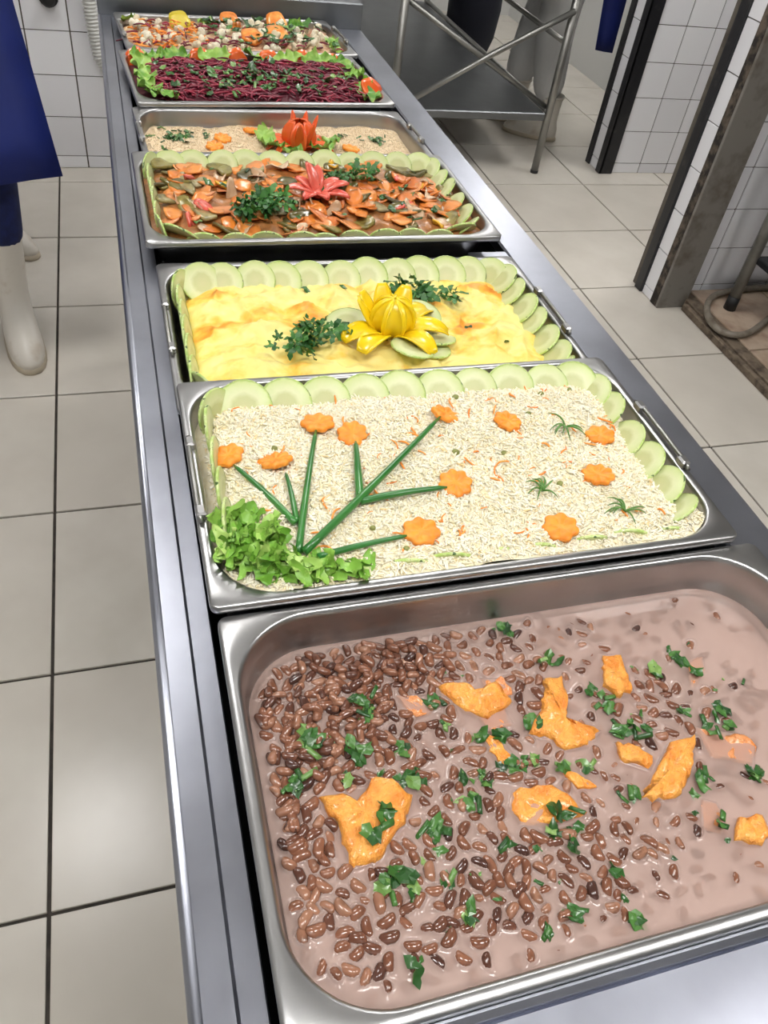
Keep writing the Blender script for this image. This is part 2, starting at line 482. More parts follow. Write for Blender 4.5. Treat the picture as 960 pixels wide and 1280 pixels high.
part('end_upstand', box(CL, CR, CY1, CY1 + .28, CZ - .02, CZ + .058, .003), 'table_steel')
ww = join([box(WL - .003, WL, WY0, WY1, .70, CZ - .019), box(WRt, WRt + .003, WY0, WY1, .70, CZ - .019), box(WL, WRt, WY0 - .003, WY0, .70, CZ - .019),
           box(WL, WRt, WY1, WY1 + .003, .70, CZ - .019), box(WL, WRt, WY0, WY1, .697, .70)])
part('water_well', ww, 'well_steel')
part('apron_panel', join([box(CL + .002, CL + .004, CY0, CY1, .62, CZ - .02)]), 'counter_steel')
part('apron_panel', join([box(CR - .004, CR - .002, CY0, CY1, .62, CZ - .02)]), 'counter_steel')
part('apron_panel', join([box(CL + .004, CR - .004, CY0, CY0 + .002, .62, CZ - .02)]), 'counter_steel')
for x in (CL + .03, CR - .03):
    for y in (CY0 + .04, .3, CY1 - .04):
        part('leg', tube([(x, y, 0), (x, y, .64)], .019, 14), 'tube_steel', True)

# ------------------------------------------------------------------ serving pans
PANS = {  # cx, cy, z rim, rot deg, W, D, depth, opening radius
    'bean': (.188, -.295, .965, 0, .540, .320, .150, .068),
    'rice': (.1755, .024, .975, 0, .524, .316, .100, .058),
    'egg': (.178, .3265, .951, 0, .532, .326, .100, .058),
    'veg': (.166, .663, .973, .6, .532, .312, .068, .055),
    'farofa': (.176, .955, .953, 2.0, .522, .255, .095, .055),
    'beet': (.166, 1.236, .963, 4, .512, .306, .065, .055),
    'salad': (.166, 1.532, .963, 4, .514, .272, .065, .055)}
PLAB = {'bean': 'deep steel pan filled with beans in pinkish broth', 'rice': 'steel pan of white rice decorated with carrot flowers',
        'egg': 'steel pan of yellow baked egg dish with a yellow flower', 'veg': 'raised steel pan of mixed stewed vegetables',
        'farofa': 'steel pan of pale toasted crumbs with an orange tomato flower', 'beet': 'steel pan of shredded red beet edged with lettuce',
        'salad': 'farthest steel pan of mixed chopped salad'}
def W2(pan, u, v, h=0):
    cx, cy, z, r = PANS[pan][:4]
    r = R(r)
    return Vector((cx + u * math.cos(r) - v * math.sin(r), cy + u * math.sin(r) + v * math.cos(r), z + h))
FL = .0085
def inner(pan, h):
    """inner width / depth / radius of the basin at height h below the rim"""
    W, D, dep, r = PANS[pan][4:8]
    k = 0.0030 + (-h) * 0.06 + (0.0022 if h < -.034 else 0)
    return W - 2 * FL - 2 * k, D - 2 * FL - 2 * k, max(r - k, .02)
for key, (cx, cy, z, rot, W, D, dep, r) in PANS.items():
    p = empty('serving_pan', (cx, cy, z), R(rot))
    tag(p, PLAB[key], 'serving pan', 'steel serving pans in the steam table')
    fl = FL
    w0, d0 = W - 2 * fl, D - 2 * fl
    prof = [(W - .001, D - .001, .008, -.009), (W, D, .009, -.0065), (W, D, .009, -.0012), (W - .0025, D - .0025, .0085, 0), (w0 + .003, d0 + .003, r + .0015, .0004), (w0, d0, r, -.0002),
            (w0 - .0028, d0 - .0028, r - .0014, -.0016), (w0 - .0048, d0 - .0048, r - .0024, -.005)]
    def wall_at(h): 
        a, b, c = inner(key, h); return (a, b, c, h)
    prof += [wall_at(-.020), (lambda q: (q[0], q[1], q[2], -.0335))(wall_at(-.0335)), wall_at(-.0365), wall_at(-.05), wall_at(-dep + .02)]
    a, b, c = inner(key, -dep)
    prof += [(a - .006, b - .006, c, -dep + .006), (a - .02, b - .02, max(c - .01, .012), -dep), (a - .1, b - .1, .012, -dep - .001)]
    V, F = [], []
    n = None
    for (w, d, rr, h) in prof:
        q = rrect(w, d, min(rr, d / 2 - .001), 12)
        n = len(q)
        V += [(x, y, h) for x, y in q]
    for k in range(len(prof) - 1):
        for j in range(n):
            a_, b_ = k * n + j, k * n + (j + 1) % n
            F.append((a_, a_ + n, b_ + n, b_))
    F.append(tuple(range((len(prof) - 1) * n + n - 1, (len(prof) - 1) * n - 1, -1)))
    body = ob('basin', mesh('basin', V, [q[::-1] for q in F], 'pan_steel'), p)
    m = body.modifiers.new('thickness', 'SOLIDIFY'); m.thickness = .001; m.offset = -1
    if key in ('rice', 'egg', 'farofa', 'salad'):
        for s in (-1, 1):
            x = s * (W / 2 - .0045); hl = .060 if key != 'farofa' else .045
            hd = ob('handle', mesh('handle', *tube([(x, -hl, .003), (x + s * .002, -hl + .006, .0055), (x + s * .002, hl - .006, .0055), (x, hl, .003)], .0028, 8), 'tube_steel'), p)
            for q in (-1, 1):
                ob('bracket', mesh('bracket', *box(x - .005, x + .005, q * (hl - .011) - .007, q * (hl - .011) + .007, -.0005, .0095, .002), 'pan_steel', False), hd)

# ------------------------------------------------------------------ surfaces of the dishes
def surface(name, pan, h0, hf, mat, margin=0.0, rings=46, n=22, rad=None):
    """filled rounded-rectangle surface from concentric rings; hf(u,v)->height added"""
    a, b, c = inner(pan, h0)
    a -= 2 * margin; b -= 2 * margin
    c = rad or c
    ts = np.linspace(0, 1, rings + 1)[1:]
    edge = []
    q = rrect(a, b, c, n)
    # resample the perimeter evenly
    q = np.array(q + [q[0]])
    s = np.concatenate([[0], np.cumsum(np.hypot(*np.diff(q, axis=0).T))])
    N = 8 * n
    sp = np.linspace(0, s[-1], N, endpoint=False)
    q = np.stack([np.interp(sp, s, q[:, 0]), np.interp(sp, s, q[:, 1])], 1)
    V = [np.zeros((1, 2))]
    for t in ts: V.append(q * t)
    UV = np.concatenate(V)
    z = hf(UV[:, 0], UV[:, 1])
    V = np.concatenate([UV, (h0 + z)[:, None]], 1)
    F = [(0, 1 + j, 1 + (j + 1) % N) for j in range(N)]
    for k in range(rings - 1):
        for j in range(N):
            x, y = 1 + k * N + j, 1 + k * N + (j + 1) % N
            F.append((x, x + N, y + N, y))
    cx, cy, zz, rot = PANS[pan][:4]
    return ob(name, mesh(name, V, F, mat), None, (cx, cy, zz), (0, 0, R(rot)))
def edge_fall(pan, h0, margin=0.0):
    a, b, c = inner(pan, h0)
    a -= 2 * margin; b -= 2 * margin
    return lambda u, v: inside_rr(u, v, a, b, c)     # negative inside

# ------------------------------------------------------------------ zucchini slices
def slice_meshes(rad):
    n = 28
    V, F = [(0, 0, .0018)], []
    for rr, z in ((.5 * rad, .0018), (rad - .0016, .0015), (rad - .0006, .0011)):
        V += [(rr * math.cos(2 * math.pi * k / n), rr * math.sin(2 * math.pi * k / n), z) for k in range(n)]
    top = len(V)
    V += [(x, y, -z) for x, y, z in V]
    F = [(0, 1 + k, 1 + (k + 1) % n) for k in range(n)]
    for r_ in range(2):
        for k in range(n):
            a, b = 1 + r_ * n + k, 1 + r_ * n + (k + 1) % n
            F.append((a, a + n, b + n, b))
    F += [tuple(i + top for i in q[::-1]) for q in list(F)]
    fl = mesh('zucchini_slice', V, F, 'zucchini_flesh')
    V, F = [], []
    prof = [(rad - .0007, .0016), (rad + .0002, .0012), (rad + .0005, 0), (rad + .0002, -.0012), (rad - .0007, -.0016)]
    for rr, z in prof:
        V += [(rr * math.cos(2 * math.pi * k / n), rr * math.sin(2 * math.pi * k / n), z) for k in range(n)]
    for i in range(len(prof) - 1):
        for k in range(n):
            a, b = i * n + k, i * n + (k + 1) % n
            F.append((a, a + n, b + n, b))
    ri = mesh('rind', V, F, 'zucchini_rind')
    return fl, ri
SL = [slice_meshes(r_) for r_ in (.0255, .028, .030)]
def zslice(loc, quat, k, label, group):
    fl, ri = SL[k % 3]
    o = ob('zucchini_slice', fl, None, loc)
    o.rotation_mode = 'QUATERNION'; o.rotation_quaternion = quat
    ob('rind', ri, o)
    return tag(o, label, 'zucchini slice', group)
def line_pan(pan, spacing, hc, lean, label, group, skip=None, inset=.006, size=0, front=None, rad=.03):
    a, b, c = inner(pan, hc)
    q = np.array(rrect(a - 2 * inset, b - 2 * inset, max(c - inset, .025), 12)); q = np.vstack([q, q[:1]])
    s = np.concatenate([[0], np.cumsum(np.hypot(*np.diff(q, axis=0).T))])
    N = int(round(s[-1] / spacing))
    for i in range(N):
        si = (i + .3 + rng.normal() * .06) * s[-1] / N
        u, v = np.interp(si, s, q[:, 0]), np.interp(si, s, q[:, 1])
        u2, v2 = np.interp((si + .002) % s[-1], s, q[:, 0]), np.interp((si + .002) % s[-1], s, q[:, 1])
        tx, ty = u2 - u, v2 - v
        l = math.hypot(tx, ty) or 1
        nx, ny = -ty / l, tx / l                     # inward (counter-clockwise path)
        if skip and skip(u, v): continue
        ln, dz = lean, 0
        if nx > .5: ln = R(10) + (1 - nx) * R(40); dz = -.004
        side = 'left' if nx > .7 else 'right' if nx < -.7 else 'back' if ny < 0 else 'front'
        if front and v < -b / 2 + .035 and abs(u) < a / 2 - .04: ln, dz = front
        nv = Vector((nx * math.cos(ln), ny * math.cos(ln), math.sin(ln)))
        tv = Vector((tx / l, ty / l, 0))
        nv = (nv + tv * 0.16).normalized()
        off = .006 + .026 * math.sin(ln)
        pos = Vector((u + nx * off, v + ny * off, hc + dz + rng.normal() * .0015))
        zax = nv; xax = tv - zax * tv.dot(zax); xax.normalize(); yax = zax.cross(xax)
        rm = Matrix((xax, yax, zax)).transposed() @ Matrix.Rotation(rng.random() * 6.28, 3, 'Z')
        rm = Matrix.Rotation(R(PANS[pan][3]), 3, 'Z') @ rm
        zslice(W2(pan, *pos), rm.to_quaternion(), size + int(rng.integers(0, 2)), label.replace('the edge', 'the %s edge' % side), group + ', %s side' % side)

# ------------------------------------------------------------------ leaf and petal makers
def ruffle(length, width, amp, waves, mat, seed, nu=14, nv=5, curl=0.0, name='leaf'):
    """a wavy leaf sheet lying along +x, thick enough to be solid"""
    rs = np.random.default_rng(seed)
    ph = rs.random(4) * 6.28
    V, F = [], []
    for i in range(nu + 1):
        t = i / nu
        w = width * (math.sin(math.pi * min(1, t * .92 + .06)) ** .6) * (1 + .10 * math.sin(11 * t + ph[3]) + .06 * math.sin(23 * t + ph[1]))
        for j in range(nv + 1):
            s = j / nv * 2 - 1
            e = abs(s) ** 1.5
            z = amp * e * (.65 + .5 * math.sin(8 * t + ph[2] + s)) * math.sin(waves * 6.28 * t + 1.4 * math.sin(6 * t + ph[1] + 2 * s) + ph[0] + (1.3 if s > 0 else 0)) + .25 * amp * math.sin(9 * t + ph[1])
            V.append((length * (t - .5) + e * amp * .22 * math.cos(waves * 6.28 * t + ph[2]), s * w / 2, z + curl * length * (t - .5) ** 2 * 2 + abs(s) * w * .18))
    for i in range(nu):
        for j in range(nv):
            a = i * (nv + 1) + j
            F.append((a, a + nv + 1, a + nv + 2, a + 1))
    n = len(V)
    V2 = [(x, y, z - .0005) for x, y, z in V]
    return mesh(name, V + V2, F + [tuple(k + n for k in q[::-1]) for q in F], mat)

def petal(length, width, curve, cup, mat, name='petal', nu=10, nv=6, tip=1.0, th=.002):
    """petal from the origin rising along an arc: curve=(start angle, end angle) from vertical in radians, bending toward +x"""
    V, F = [], []
    p = Vector((0, 0, 0)); step = length / nu
    for i in range(nu + 1):
        t = i / nu
        a = curve[0] + (curve[1] - curve[0]) * t
        d = Vector((math.sin(a), 0, math.cos(a)))
        nrm = Vector((-math.cos(a), 0, math.sin(a)))
        if i: p = p + d * step
        w = width * (.55 + .9 * math.sin(math.pi * min(t, 1) * .62 + .3)) * ((1 - t ** 3.0 * tip) ** .6 if t < 1 else (.02 if tip >= 1 else (1 - tip) ** .6)) / 1.45
        for j in range(nv + 1):
            s = j / nv * 2 - 1
            V.append(tuple(p + Vector((0, s * w / 2, 0)) + nrm * (cup * w * s * s)))
    for i in range(nu):
        for j in range(nv):
            a = i * (nv + 1) + j
            F.append((a, a + 1, a + nv + 2, a + nv + 1))
    me = mesh(name, V, F, mat)
    return me
def add_petal(me, parent, loc, rz, th=.0022, tilt=0, sc=1):
    o = ob('petal', me, parent, loc, (0, tilt, rz), sc)
    m = o.modifiers.new('thickness', 'SOLIDIFY'); m.thickness = th; m.offset = 0
    return o

def parsley_leaf(size, mat, seed):
    rs = np.random.default_rng(seed)
    out = []
    for lobe, (ang, ln) in enumerate(((0, 1.0), (52, .8), (-52, .8), (100, .55), (-100, .55))):
        d = R(ang)
        for k, (r_, w) in enumerate(((.25, .10), (.55, .24), (.8, .20), (1.0, .03))):
            pass
        base = []
        for r_, w in ((.12, .05), (.45, .22), (.62, .13), (.78, .19), (1.0, .02)):
            for s in (-1, 1):
                x, y = r_ * ln, s * w * ln
                base.append((x * math.cos(d) - y * math.sin(d), x * math.sin(d) + y * math.cos(d), .12 * math.sin(6 * r_ + seed + lobe) + .10 * rs.random() + (.1 * abs(s * w))))
        F = [(0, 2, 3, 1), (2, 4, 5, 3), (4, 6, 7, 5), (6, 8, 9, 7)]
        out.append((base, F))
    V, F = join(out)
    V = [(x * size, y * size, z * size) for x, y, z in V]
    n = len(V)
    return mesh('leaflet', V + [(x, y, z - .0004) for x, y, z in V], F + [tuple(k + n for k in q[::-1]) for q in F], mat)
PLEAF = [parsley_leaf(.013 + .002 * k, 'parsley', k) for k in range(6)]
def sprig(pan, u, v, h, n, spread, rz, label, name='parsley_sprig', elong=1.6, seed=1):
    rs = np.random.default_rng(seed)
    o = empty(name, W2(pan, u, v, h), R(rz))
    tag(o, label, 'parsley')
    main = bez((-spread * elong * .5, 0, .003), (0, spread * .2, .009), (spread * elong * .5, 0, .006), 8)
    ob('stem', mesh('stem', *tube(main, .0009, 6), 'parsley_stem'), o)
    for k in range(n):
        t = rs.random()
        b = main[int(t * 8)]
        a = rs.random() * 6.28
        rr = spread * (.15 + .75 * rs.random()) * .6
        tip = Vector((b.x + rr * math.cos(a), b.y + rr * math.sin(a), .004 + .012 * rs.random()))
        q = ob('leaflet', PLEAF[int(rs.integers(0, 6))], o, tip, (rs.normal() * .45, rs.normal() * .45, a), .8 + .5 * rs.random())
        ob('leaf_stalk', mesh('leaf_stalk', *tube([(-.004, 0, -.001), (.003, 0, .0005)], .0006, 5), 'parsley_stem'), q)
    return o

# ================================================================== BEAN PAN
LV = -.042
ba, bb, bc = inner('bean', LV)
BD = [(-0.2165, 0.1149, 0.055, 0.05, 3), (-0.1726, 0.123, 0.064, 0.043, 2.6), (-0.23, 0.0427, 0.038, 0.05, 3), (-0.1654, 0.0656, 0.054, 0.055, 2.2), (-0.2383, -0.0238, 0.026, 0.036, 2.4), (-0.1028, 0.1097, 0.058, 0.035, 1.7), (-0.0228, 0.0772, 0.044, 0.044, 1.2), (-0.2064, -0.0731, 0.045, 0.033, 1.2), (-0.1151, -0.0157, 0.058, 0.048, 0.9), (-0.1192, -0.0822, 0.06, 0.035, 1.1), (-0.0504, -0.0864, 0.056, 0.03, 1.2), (0.0128, -0.0825, 0.045, 0.026, 0.9), (0.08, 0.0572, 0.062, 0.037, 0.7), (0.0434, 0.1182, 0.096, 0.024, 0.5), (0.1181, 0.0081, 0.053, 0.053, 0.7), (-0.1939, -0.1125, 0.055, 0.025, 0.7), (-0.1045, -0.1238, 0.046, 0.027, 0.5), (0.0596, -0.1116, 0.039, 0.026, 0.25), (-0.0444, -0.0105, 0.061, 0.044, 0.8), (0.063, -0.004, 0.051, 0.041, 0.6)]
PK = {
 'A': ([(-0.2135, 0.0056), (-0.1966, 0.0052), (-0.1861, -0.0036), (-0.166, 0.012), (-0.1542, 0.0074), (-0.1434, -0.0096), (-0.1543, -0.0265), (-0.1828, -0.0504), (-0.2009, -0.0509), (-0.2028, -0.034), (-0.2034, -0.0156)], .009, 'pumpkin', 'large torn orange pumpkin chunk lying among the densest beans'),
 'B': ([(-0.0919, 0.0808), (-0.0743, 0.0823), (-0.056, 0.0705), (-0.0387, 0.0761), (-0.0321, 0.0544), (-0.0586, 0.0439), (-0.0764, 0.0553)], .007, 'pumpkin', 'orange pumpkin shard floating in the back middle of the bean broth'),
 'C': ([(0.0061, 0.0716), (0.0215, 0.0703), (0.016, 0.0448), (0.0071, 0.0306), (0.0195, 0.0164), (0.0335, 0.0136), (0.0163, 0.002), (-0.0058, 0.0029), (-0.0113, 0.0152), (-0.0296, 0.0242), (-0.0107, 0.0421)], .006, 'pumpkin', 'long ragged orange pumpkin strip in the centre of the bean broth'),
 'D': ([(0.0712, 0.0853), (0.0889, 0.082), (0.0813, 0.0442), (0.0626, 0.0396), (0.056, 0.0551)], .006, 'pumpkin', 'tilted orange pumpkin wedge nearest the back wall of the bean pan'),
 'E': ([(0.0877, -0.0091), (0.113, -0.0082), (0.0968, -0.0334), (0.0681, -0.0555), (0.0383, -0.049), (0.0587, -0.0325)], .007, 'pumpkin', 'broad smooth orange pumpkin slice right of centre in the broth'),
 'F': ([(0.0407, 0.0007), (0.0542, -0.0059), (0.066, -0.0195), (0.0582, -0.0266), (0.0385, -0.0138)], .006, 'pumpkin', 'small bright pumpkin stick just above the broad smooth slice'),
 'G': ([(-0.0625, -0.0204), (-0.0285, -0.023), (-0.0189, -0.0332), (-0.0133, -0.0511), (-0.035, -0.0529), (-0.0662, -0.046), (-0.07, -0.0322)], .004, 'pumpkin', 'rounded half sunken pumpkin piece between two herb clusters'),
 'H': ([(0.1087, -0.0813), (0.1308, -0.0828), (0.1294, -0.0958), (0.1158, -0.1044), (0.0972, -0.0964)], .006, 'pumpkin', 'bright pumpkin cube at the right edge of the picture'),
 'I': ([(0.0902, -0.0603), (0.0997, -0.0658), (0.0969, -0.082), (0.0899, -0.087), (0.0773, -0.081)], .0006, 'pumpkin_pink', 'pale sunken pumpkin piece beside the bright cube'),
 'J': ([(0.121, -0.0004), (0.1603, -0.0164), (0.1629, -0.0285), (0.1516, -0.0413), (0.1205, -0.0272)], .0010, 'pumpkin_pink', 'pinkish sunken pumpkin piece on the right of the broth'),
 'K': ([(0.1503, 0.0613), (0.1685, 0.0651), (0.161, 0.0503), (0.1408, 0.0385)], .0006, 'pumpkin_pink', 'thin pumpkin shred at the back right of the broth'),
 'L': ([(-0.1295, 0.0817), (-0.1129, 0.0769), (-0.1036, 0.0608), (-0.1188, 0.0577)], .002, 'pumpkin_pink', 'small pumpkin bit at the edge of the dense beans'),
 'M': ([(-0.0514, 0.0828), (-0.03, 0.0786), (-0.0291, 0.0619), (-0.0481, 0.0616)], .002, 'pumpkin_pink', 'small pumpkin lump behind the orange shard'),
 'N': ([(-0.0707, 0.0349), (-0.0586, 0.025), (-0.0507, 0.005), (-0.0593, -0.0039), (-0.0679, 0.0158)], .003, 'pumpkin', 'narrow pumpkin strip beside the centre herb cluster'),
 'O': ([(-0.0185, -0.009), (0.0034, -0.0242), (0.0069, -0.032), (-0.0101, -0.0297)], .003, 'pumpkin', 'small triangular pumpkin bit below the long ragged strip'),
 'Q': ([(-0.0682, 0.0576), (-0.0426, 0.0565), (-0.0395, 0.0362), (-0.0619, 0.0354)], .001, 'pumpkin_pink', 'translucent pumpkin bit in front of the orange shard')}
HB = [(-0.2059, 0.0506, 25), (-0.2285, 0.0177, 22), (-0.1796, 0.0366, 18), (-0.1532, 0.0734, 28), (-0.0875, -0.0127, 32), (-0.0342, -0.0571, 32), (0.0623, 0.0104, 27), (0.0493, 0.0385, 18), (-0.0635, 0.0323, 20), (0.0176, 0.0897, 16), (-0.0944, 0.0462, 10), (-0.0233, 0.0317, 12), (0.14, -0.0015, 25), (0.1448, 0.0682, 12), (0.0998, -0.0459, 18), (0.1443, -0.0503, 18), (-0.1328, -0.0384, 18), (-0.17, -0.0684, 25), (-0.0556, -0.0022, 18), (0.0305, -0.0415, 14), (-0.1381, 0.0294, 10), (0.0087, -0.0122, 10), (-0.1386, 0.0051, 14), (-0.0499, -0.1186, 14), (-0.128, -0.1003, 12), (0.1173, 0.0152, 8), (0.1492, 0.0468, 6), (0.0922, -0.0819, 10), (-0.0162, -0.0105, 8), (-0.1746, -0.1227, 8), (-0.0985, 0.0664, 12), (-0.0861, -0.0611, 8), (-0.0412, -0.0017, 14), (-0.0078, -0.094, 10), (0.1567, 0.0113, 10), (0.1132, 0.0582, 6), (-0.0061, 0.1299, 12), (0.0433, 0.0504, 10), (-0.191, 0.0163, 8), (-0.1351, -0.0736, 8), (-0.0799, -0.1223, 6), (-0.0077, -0.1313, 6), (-0.1773, -0.0606, 6)]

def poly_sd(P, x, y):
    P = np.array(P); n = len(P)
    d = np.full(x.shape, 1e9); ins = np.zeros(x.shape, bool)
    for i in range(n):
        a, b = P[i], P[(i + 1) % n]
        e = b - a; wx, wy = x - a[0], y - a[1]
        t = np.clip((wx * e[0] + wy * e[1]) / (e @ e), 0, 1)
        d = np.minimum(d, np.hypot(wx - t * e[0], wy - t * e[1]))
        c = ((a[1] > y) != (b[1] > y)) & (x < (b[0] - a[0]) * (y - a[1]) / (b[1] - a[1] + 1e-12) + a[0])
        ins ^= c
    return np.where(ins, -d, d)

# broth height field
du = .0008
gu = np.arange(-ba / 2 - .002, ba / 2 + .003, du); gv = np.arange(-bb / 2 - .002, bb / 2 + .003, du)
GU, GV = np.meshgrid(gu, gv, indexing='ij')
HZ = fbm(GU, GV, 12, 2) * .0004
sdw = inside_rr(GU, GV, ba, bb, bc)
MEN = .0011 * np.exp(np.clip(sdw, -1, 0) / .0022)

DIP = np.zeros_like(MEN)
# beans: unit shape
def bean_mesh(kind):
    nu, nv = 14, 9
    V = [(-1, 0, 0)]; F = []
    for i in range(1, nu):
        th = math.pi * i / nu
        x = -math.cos(th); r_ = math.sin(th) ** .82
        for j in range(nv):
            a = 2 * math.pi * j / nv
            V.append((x, r_ * math.cos(a), r_ * math.sin(a)))
    V.append((1, 0, 0))
    V = np.array(V)
    L_, W_, H_ = ((.0064, .0042, .0036), (.0058, .0041, .0036), (.0069, .0041, .0034))[kind]
    x, y, z = V.T.copy()
    y2 = y - .42 * x * x + .18                                # kidney bend
    notch = np.exp(-(x / .35) ** 2) * np.clip(y, 0, 1) * .22
    V = np.stack([x * L_, (y2 - notch) * W_, z * H_ * (1 - .12 * notch)], 1)
    for j in range(nv):
        F.append((0, 1 + (j + 1) % nv, 1 + j))
    for i in range(nu - 2):
        for j in range(nv):
            a, b = 1 + i * nv + j, 1 + i * nv + (j + 1) % nv
            F.append((a, b, b + nv, a + nv))
    e = len(V) - 1; s = 1 + (nu - 2) * nv
    for j in range(nv):
        F.append((s + j, s + (j + 1) % nv, e))
    return V, F, (L_, W_, H_)
BM = [bean_mesh(k) for k in range(3)]
BME = [mesh('bean', v_, f_, 'bean') for v_, f_, _ in BM]
def dens(u, v):
    r_ = 0
    for a, b, ra, rb, w in BD:
        r_ = r_ + w * np.exp(-((u - a) / ra) ** 2 * .9 - ((v - b) / rb) ** 2 * .9)
    return r_
pk_pts = {k: poly_sd(P[0], GU, GV) for k, P in PK.items()}
PKSD = np.min(np.stack(list(pk_pts.values())), 0)
def pk_at(u, v):
    i = int(round((u - gu[0]) / du)); j = int(round((v - gv[0]) / du))
    return PKSD[min(max(i, 0), len(gu) - 1), min(max(j, 0), len(gv) - 1)]
beans = []      # u, v, dz, yaw, roll, pitch, kind, scale
placed = []
tries = 0
while tries < 16000 and len(placed) < 1100:
    tries += 1
    u = rng.uniform(-ba / 2 + .008, ba / 2 - .008); v = rng.uniform(-bb / 2 + .008, bb / 2 - .008)
    if inside_rr(u, v, ba, bb, bc) > -.008: continue
    d = float(dens(u, v))
    if rng.random() > (d / 2.6 if d > 1.7 else d / 4.2) + .012: continue
    if pk_at(u, v) < .004: continue
    md = .0080 if d > 1.7 else .0088
    if any((u - p[0]) ** 2 + (v - p[1]) ** 2 < md * md for p in placed): continue
    placed.append((u, v))
    if d > 1.8: dz = rng.uniform(-.0006, .0026)
    elif d > .9: dz = rng.uniform(-.0030, .0014)
    elif d > .45: dz = rng.uniform(-.0048, .0004)
    else: dz = rng.uniform(-.0062, -.0018)
    sc = rng.uniform(.9, 1.2) if d > .9 else rng.uniform(.7, 1.08)
    beans.append((u, v, dz, rng.uniform(0, 6.28), rng.normal() * .5, rng.normal() * .16, int(rng.integers(0, 3)), sc))
for _ in range(700):                                         # second layer where the heap is densest
    u = rng.uniform(-ba / 2 + .012, -.06); v = rng.uniform(-.08, bb / 2 - .012)
    d = float(dens(u, v))
    if d < 2.7 or rng.random() > .55 or pk_at(u, v) < .006 or inside_rr(u, v, ba, bb, bc) > -.012: continue
    beans.append((u, v, rng.uniform(.0028, .0052), rng.uniform(0, 6.28), rng.normal() * .5, rng.normal() * .3, int(rng.integers(0, 3)), rng.uniform(.9, 1.12)))
for (u, v, dz, yaw, ro, pi_, k, sc) in beans:
    L_, W_, H_ = [q * sc for q in BM[k][2]]
    s = 1 - min(abs(dz + .0) / H_, 1.2) ** 2
    if dz > .0022: s = .7
    pierce = min(max((dz + H_ - .0006) / .0012, 0), 1)
    if s <= .03 or pierce <= 0: continue
    s = math.sqrt(s)
    if dz < 0: s = min(1, s + .15)
    i0 = int((u - gu[0]) / du); j0 = int((v - gv[0]) / du); w_ = 18
    sl = (slice(max(i0 - w_, 0), i0 + w_), slice(max(j0 - w_, 0), j0 + w_))
    x, y = GU[sl] - u, GV[sl] - v
    c_, s_ = math.cos(yaw), math.sin(yaw)
    lx, ly = x * c_ + y * s_, -x * s_ + y * c_
    ly = ly + W_ * .42 * (lx / L_) ** 2 - W_ * .18
    rho = np.sqrt((lx / (L_ * s)) ** 2 + (ly / (W_ * s)) ** 2)
    dd = (rho - 1) * W_ * s
    amp_ = min(.0021, max(dz + H_, 0) * .75)
    MEN[sl] = np.maximum(MEN[sl], amp_ * np.exp(-np.clip(dd, 0, 1) / .0016))
    DIP[sl] = np.maximum(DIP[sl], (dd < -.0004) * pierce)
MEN = np.maximum(MEN, .0018 * np.exp(-np.clip(PKSD, 0, 1) / .0014))
HZ = np.where(DIP > 0, -.0012, HZ + MEN)
nU, nV = GU.shape
idx = np.arange(nU * nV).reshape(nU, nV)
ok = sdw < .0015
q = np.stack([idx[:-1, :-1], idx[1:, :-1], idx[1:, 1:], idx[:-1, 1:]], -1)
msk = ok[:-1, :-1] & ok[1:, :-1] & ok[1:, 1:] & ok[:-1, 1:]
broth = ob('bean_broth', fastmesh('bean_broth', np.stack([GU.ravel(), GV.ravel(), (HZ + LV).ravel()], 1), q[msk], 'broth'), None, W2('bean', 0, 0))
me = broth.data
used = np.zeros(nU * nV, bool); used[q[msk].ravel()] = True
tag(broth, 'pinkish brown bean broth filling the nearest deep pan', 'broth', kind='stuff')
V, F = [], []
qq = rrect(ba - .004, bb - .004, bc, 10); n = len(qq)
a2, b2, c2 = inner('bean', -.14); q2 = rrect(a2 - .012, b2 - .012, .04, 10)
V = [(x, y, LV - .0085) for x, y in qq] + [(x, y, -.143) for x, y in q2]
F = [tuple(range(n)), tuple(range(2 * n - 1, n - 1, -1))] + [(i, n + i, n + (i + 1) % n, (i + 1) % n) for i in range(n)]
ob('broth_body', mesh('broth_body', V, F, 'broth_deep', False), broth)

# individuals: the largest / most exposed; the rest one stuff mesh
def show(b):
    P = W2('bean', b[0], b[1], LV)
    dist = (P - cam.location).length
    vis = .35 if (b[0] > .20) else 1
    return (b[7] * (1 + 150 * min(b[2], .003))) / dist * vis
order = sorted(range(len(beans)), key=lambda i: -show(beans[i]))
ind = set(order[:300])
SV, SF, off = [], [], 0
for i, (u, v, dz, yaw, ro, pi_, k, sc) in enumerate(beans):
    rot = Euler((ro, pi_, yaw))
    if i in ind:
        o = ob('bean', BME[k], None, W2('bean', u, v, LV + dz), rot, sc)
        tag(o, 'glossy brown cooked bean at the surface of the pinkish broth', 'bean', 'cooked beans in the broth')
    else:
        M_ = np.array(rot.to_matrix()) * sc
        SV.append(BM[k][0] @ M_.T + np.array([u, v, LV + dz]))
        SF += [tuple(j + off for j in q_) for q_ in BM[k][1]]
        off += len(BM[k][0])
SV = np.concatenate(SV)
bs = ob('bean_heap', mesh('bean_heap', SV, SF, 'bean'), None, W2('bean', 0, 0))
tag(bs, 'many smaller brown beans sunk in the pinkish broth', 'beans', kind='stuff')

